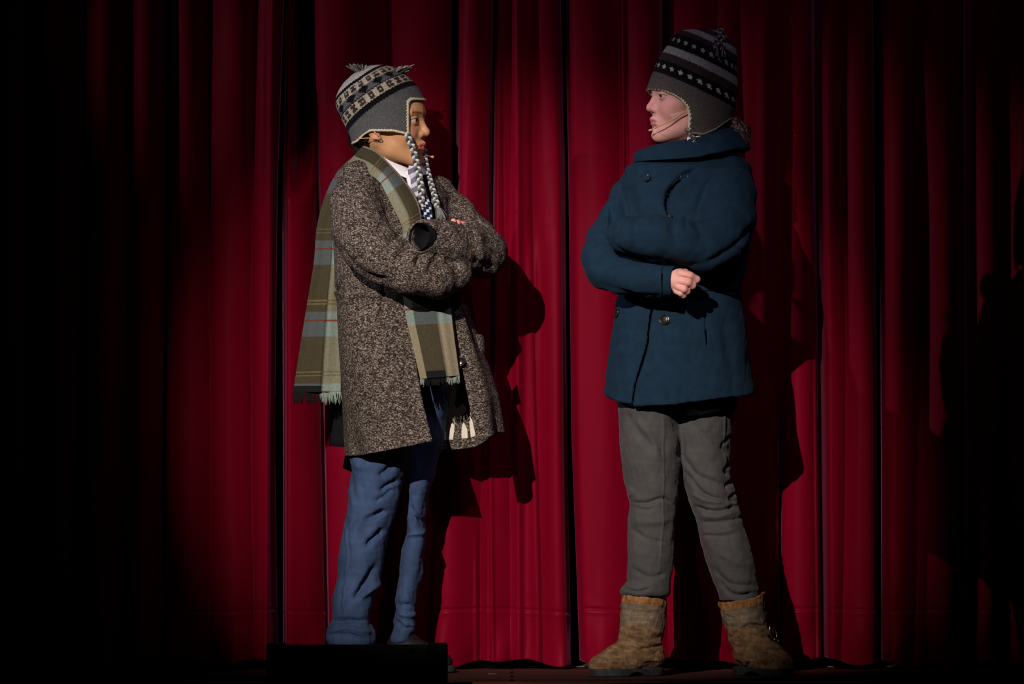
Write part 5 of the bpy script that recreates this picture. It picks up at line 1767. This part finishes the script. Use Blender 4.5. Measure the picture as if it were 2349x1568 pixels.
def boot(name, shaft, foot, parent, collar_line, strokes, stitch, extra=None):
    xs_ = [r_[1] for r_ in shaft] + [r_[2] for r_ in shaft] + [f[0] for f in foot]
    g = Grid(min(xs_) - 45, max(xs_) + 45, -130, 80, 1350, 1552, 2.0)
    P = g.xyz()
    s = stack(P, shaft, ek=3, win=5)
    top = P[2] - np.interp(P[0], [a[0] for a in collar_line], [a[1] for a in collar_line])
    s = smax(s, -top, 3)
    hol = stack(P, [(1340, shaft[0][1] + 6, shaft[0][2] - 6, shaft[0][3], shaft[0][4] - 6), (1400, shaft[0][1] + 8, shaft[0][2] - 8, shaft[0][3], shaft[0][4] - 8)], ek=4)
    s = smax(s, -hol, 3)
    f = tube(P, foot, 14)
    d = smin(s, f, 16)
    up = smax(d, P[2] - 1531.5, 3)
    V, F = surfnet(up, g)
    V = sculpt(V, F, strokes)
    V = V + vnormals(V, F) * (1.3 * wnoise(V, 26, 3, (1, 1, 1.3)) + 0.7 * wnoise(V, 11, 8))[:, None]
    # colour: smooth taupe shaft, orange-brown cuff band, mottled tan foot
    n1 = np.clip(0.5 + 0.5 * wnoise(V, 26, 5, (1, 1, 2.2)), 0, 1)[:, None]
    n2 = np.clip(wnoise(V, 12, 9, (1, 1, 2.0)) - 0.25, 0, 1)[:, None]
    tan = TAN * n1 + TAND * (1 - n1)
    tan = tan * (1 - 0.6 * n2) + TAND * 0.45 * 0.6 * n2
    zz = V[:, 2] - np.interp(V[:, 0], [a[0] for a in collar_line], [a[1] for a in collar_line])
    kk = np.clip((V[:, 2] - 1425 - 4 * wnoise(V, 20, 2)) / 16, 0, 1)[:, None]
    col = TAUPE * (0.85 + 0.3 * n1) * (1 - kk) + tan * kk
    cb = ((zz < 19) & (zz > -6))[:, None]
    n3 = np.clip(0.5 + 0.8 * wnoise(V, 9, 1), 0, 1)[:, None]
    col = np.where(cb, TANO * (0.75 + 0.35 * n3), col)
    ln = np.exp(-((zz - 21) / 1.3) ** 2) + np.exp(-((zz - 33) / 1.3) ** 2)
    col = col * (1 - 0.35 * np.clip(ln, 0, 1)[:, None])
    if stitch:
        sx0, sx1, sy0, sy1, slope = stitch
        inb = (V[:, 0] > sx0) & (V[:, 0] < sx1) & (V[:, 1] < 0)
        yy = V[:, 2] - slope * (V[:, 0] - sx0)
        dg = (np.sin((V[:, 0] - 0.55 * yy) / 5.2 * 2 * np.pi) > 0.45) & (yy > sy0) & (yy < sy1) & inb
        ds = (np.sin(V[:, 0] / 5.5 * 2 * np.pi) > 0.0) & (np.abs(yy - sy1 - 9) < 1.5) & inb
        col[dg | ds] = STIT
    o = mesh_px(name, V, F, M_LEATHER, parent, col=np.clip(col, 0.003, 1))
    return o, g, P, d


lshaft = [(1356, 1427, 1528, -30, 50), (1380, 1424, 1529, -30, 50), (1400, 1423, 1528, -30, 50), (1425, 1422, 1526, -30, 49), (1445, 1420, 1524, -31, 47), (1465, 1417, 1518, -32, 43), (1485, 1412, 1518, -34, 40), (1510, 1408, 1519, -36, 40)]
lfoot = [(1492, -32, 1508, 28), (1450, -48, 1502, 36), (1415, -60, 1512, 34), (1386, -70, 1524, 28), (1374, -74, 1526, 24)]
BS = [([(1440, 1443), (1470, 1436), (1500, 1456), (1516, 1472)], 5, 3.5), ([(1450, 1455), (1480, 1466), (1518, 1474)], 6, -3), ([(1460, 1486), (1495, 1482), (1520, 1476)], 4, 5), ([(1486, 1500), (1500, 1496), (1512, 1486)], 2, 2.5),
      ([(1430, 1462), (1445, 1460), (1460, 1464)], 4, 2.5), ([(1400, 1508), (1420, 1490), (1434, 1470)], 5, 2), ([(1432, 1500), (1444, 1508), (1448, 1520)], 4, 3), ([(1444, 1380), (1480, 1383), (1526, 1392)], 1.5, 1.2), ([(1444, 1392), (1480, 1395), (1526, 1403)], 1.5, 1.2)]
bl, g, P, d = boot('boot', lshaft, lfoot, girl, [(1420, 1359), (1528, 1371)], BS, (1438, 1495, 1402, 1414, 0.03))
bl['label'] = 'tan suede ankle boot with stitched shaft'


def sole_parts(parent, g, P, pts, heel, thick_top=1530):
    base = None
    for a, b in zip(pts[:-1], pts[1:]):
        e = cap((P[0], P[1], P[2] * 0), (a[0], a[1], 0), (b[0], b[1], 0), a[2], b[2])
        base = e if base is None else smin(base, e, 10)
    s = smax(smax(base, thick_top - P[2], 2), P[2] - 1547.5, 2)
    s = smax(s, -ball((P[0], P[1] * 0, P[2]), (heel[3], 0, 1560), 22), 2)
    V, F = surfnet(s, g)
    mesh_px('sole', V, F, M_SOLE, parent)
    h = cap((P[0], P[1], P[2] * 0), (heel[0], heel[1], 0), (heel[0] + heel[4], heel[1] - 4, 0), heel[2], heel[2])
    h = smax(smax(h, 1527 - P[2], 2), P[2] - 1547.8, 2)
    V, F = surfnet(h, g)
    mesh_px('heel', V, F, M_SOLE, parent)


sole_parts(bl, g, P, [(1492, -32, 30), (1450, -46, 36), (1410, -62, 38), (1382, -72, 31)], (1488, -32, 31, 1460, -6))
rshaft = [(1352, 1645, 1757, 4, 54), (1375, 1646, 1755, 4, 53), (1400, 1652, 1755, 3, 52), (1425, 1658, 1758, 0, 50), (1450, 1668, 1762, -4, 47), (1470, 1671, 1768, -8, 44), (1490, 1680, 1776, -14, 43), (1512, 1688, 1784, -20, 42)]
rfoot = [(1712, 0, 1506, 28), (1740, -30, 1500, 38), (1765, -55, 1510, 36), (1784, -72, 1522, 29), (1792, -80, 1526, 25)]
RS = [([(1690, 1445), (1720, 1432), (1756, 1434)], 4, 7), ([(1690, 1444), (1680, 1458), (1672, 1462)], 4, 5), ([(1700, 1450), (1702, 1470), (1706, 1480)], 3, 4), ([(1672, 1475), (1690, 1482), (1704, 1476)], 4, 3),
      ([(1660, 1408), (1680, 1416), (1700, 1412)], 3, 2.5), ([(1712, 1452), (1730, 1456), (1744, 1452)], 4, 2.5), ([(1715, 1478), (1735, 1482), (1752, 1476)], 4, 2.5), ([(1716, 1515), (1712, 1526), (1718, 1532)], 3, 4), ([(1755, 1500), (1765, 1508), (1770, 1520)], 4, 3)]
brt, g, P, d = boot('boot', rshaft, rfoot, girl, [(1643, 1381), (1665, 1379), (1700, 1373), (1730, 1369), (1748, 1358), (1760, 1354)], RS, (1666, 1712, 1408, 1417, -0.05))
brt['label'] = 'tan suede ankle boot with brass ring at the ankle'
sole_parts(brt, g, P, [(1712, 0, 30), (1740, -28, 36), (1766, -58, 38), (1784, -76, 32)], (1712, 0, 30, 1722, 4))
# ring and strap end on the outer ankle
a = np.linspace(0, 2 * np.pi, 40)
c0 = np.array([1772, -40, 1448.0])
pts = np.stack([c0[0] + 7 * np.cos(a) + 4 * np.sin(a), c0[1] + 6 * np.cos(a), c0[2] + 17 * np.sin(a)], 1)
V1, F1 = tube_mesh(pts, 1.8)
c0 = np.array([1779, -40, 1466.0])
pts = np.stack([c0[0] + 5 * np.cos(a), c0[1] + 4 * np.cos(a), c0[2] + 6.5 * np.sin(a)], 1)
V2, F2 = tube_mesh(pts, 1.5)
V, F, _ = join_parts([(V1, F1), (V2, F2)])
mesh_px('ring', V, F, M_BRASS, brt)['label'] = 'brass harness ring'
st = [((1754, -44, 1441), (1756, -46, 1455)), ((1766, -36, 1440), (1768, -38, 1454)), ((1772, -20, 1440), (1774, -20, 1454)), ((1764, 20, 1444), (1766, 20, 1458))]
G, u, v = ribbon(st, 6, 40, bulge=1)
V, F = sheet(G, 2.5)
mesh_px('strap', V, F, M_LEATHER, brt, col=np.tile(TAUPE * 0.6, (len(V), 1)))
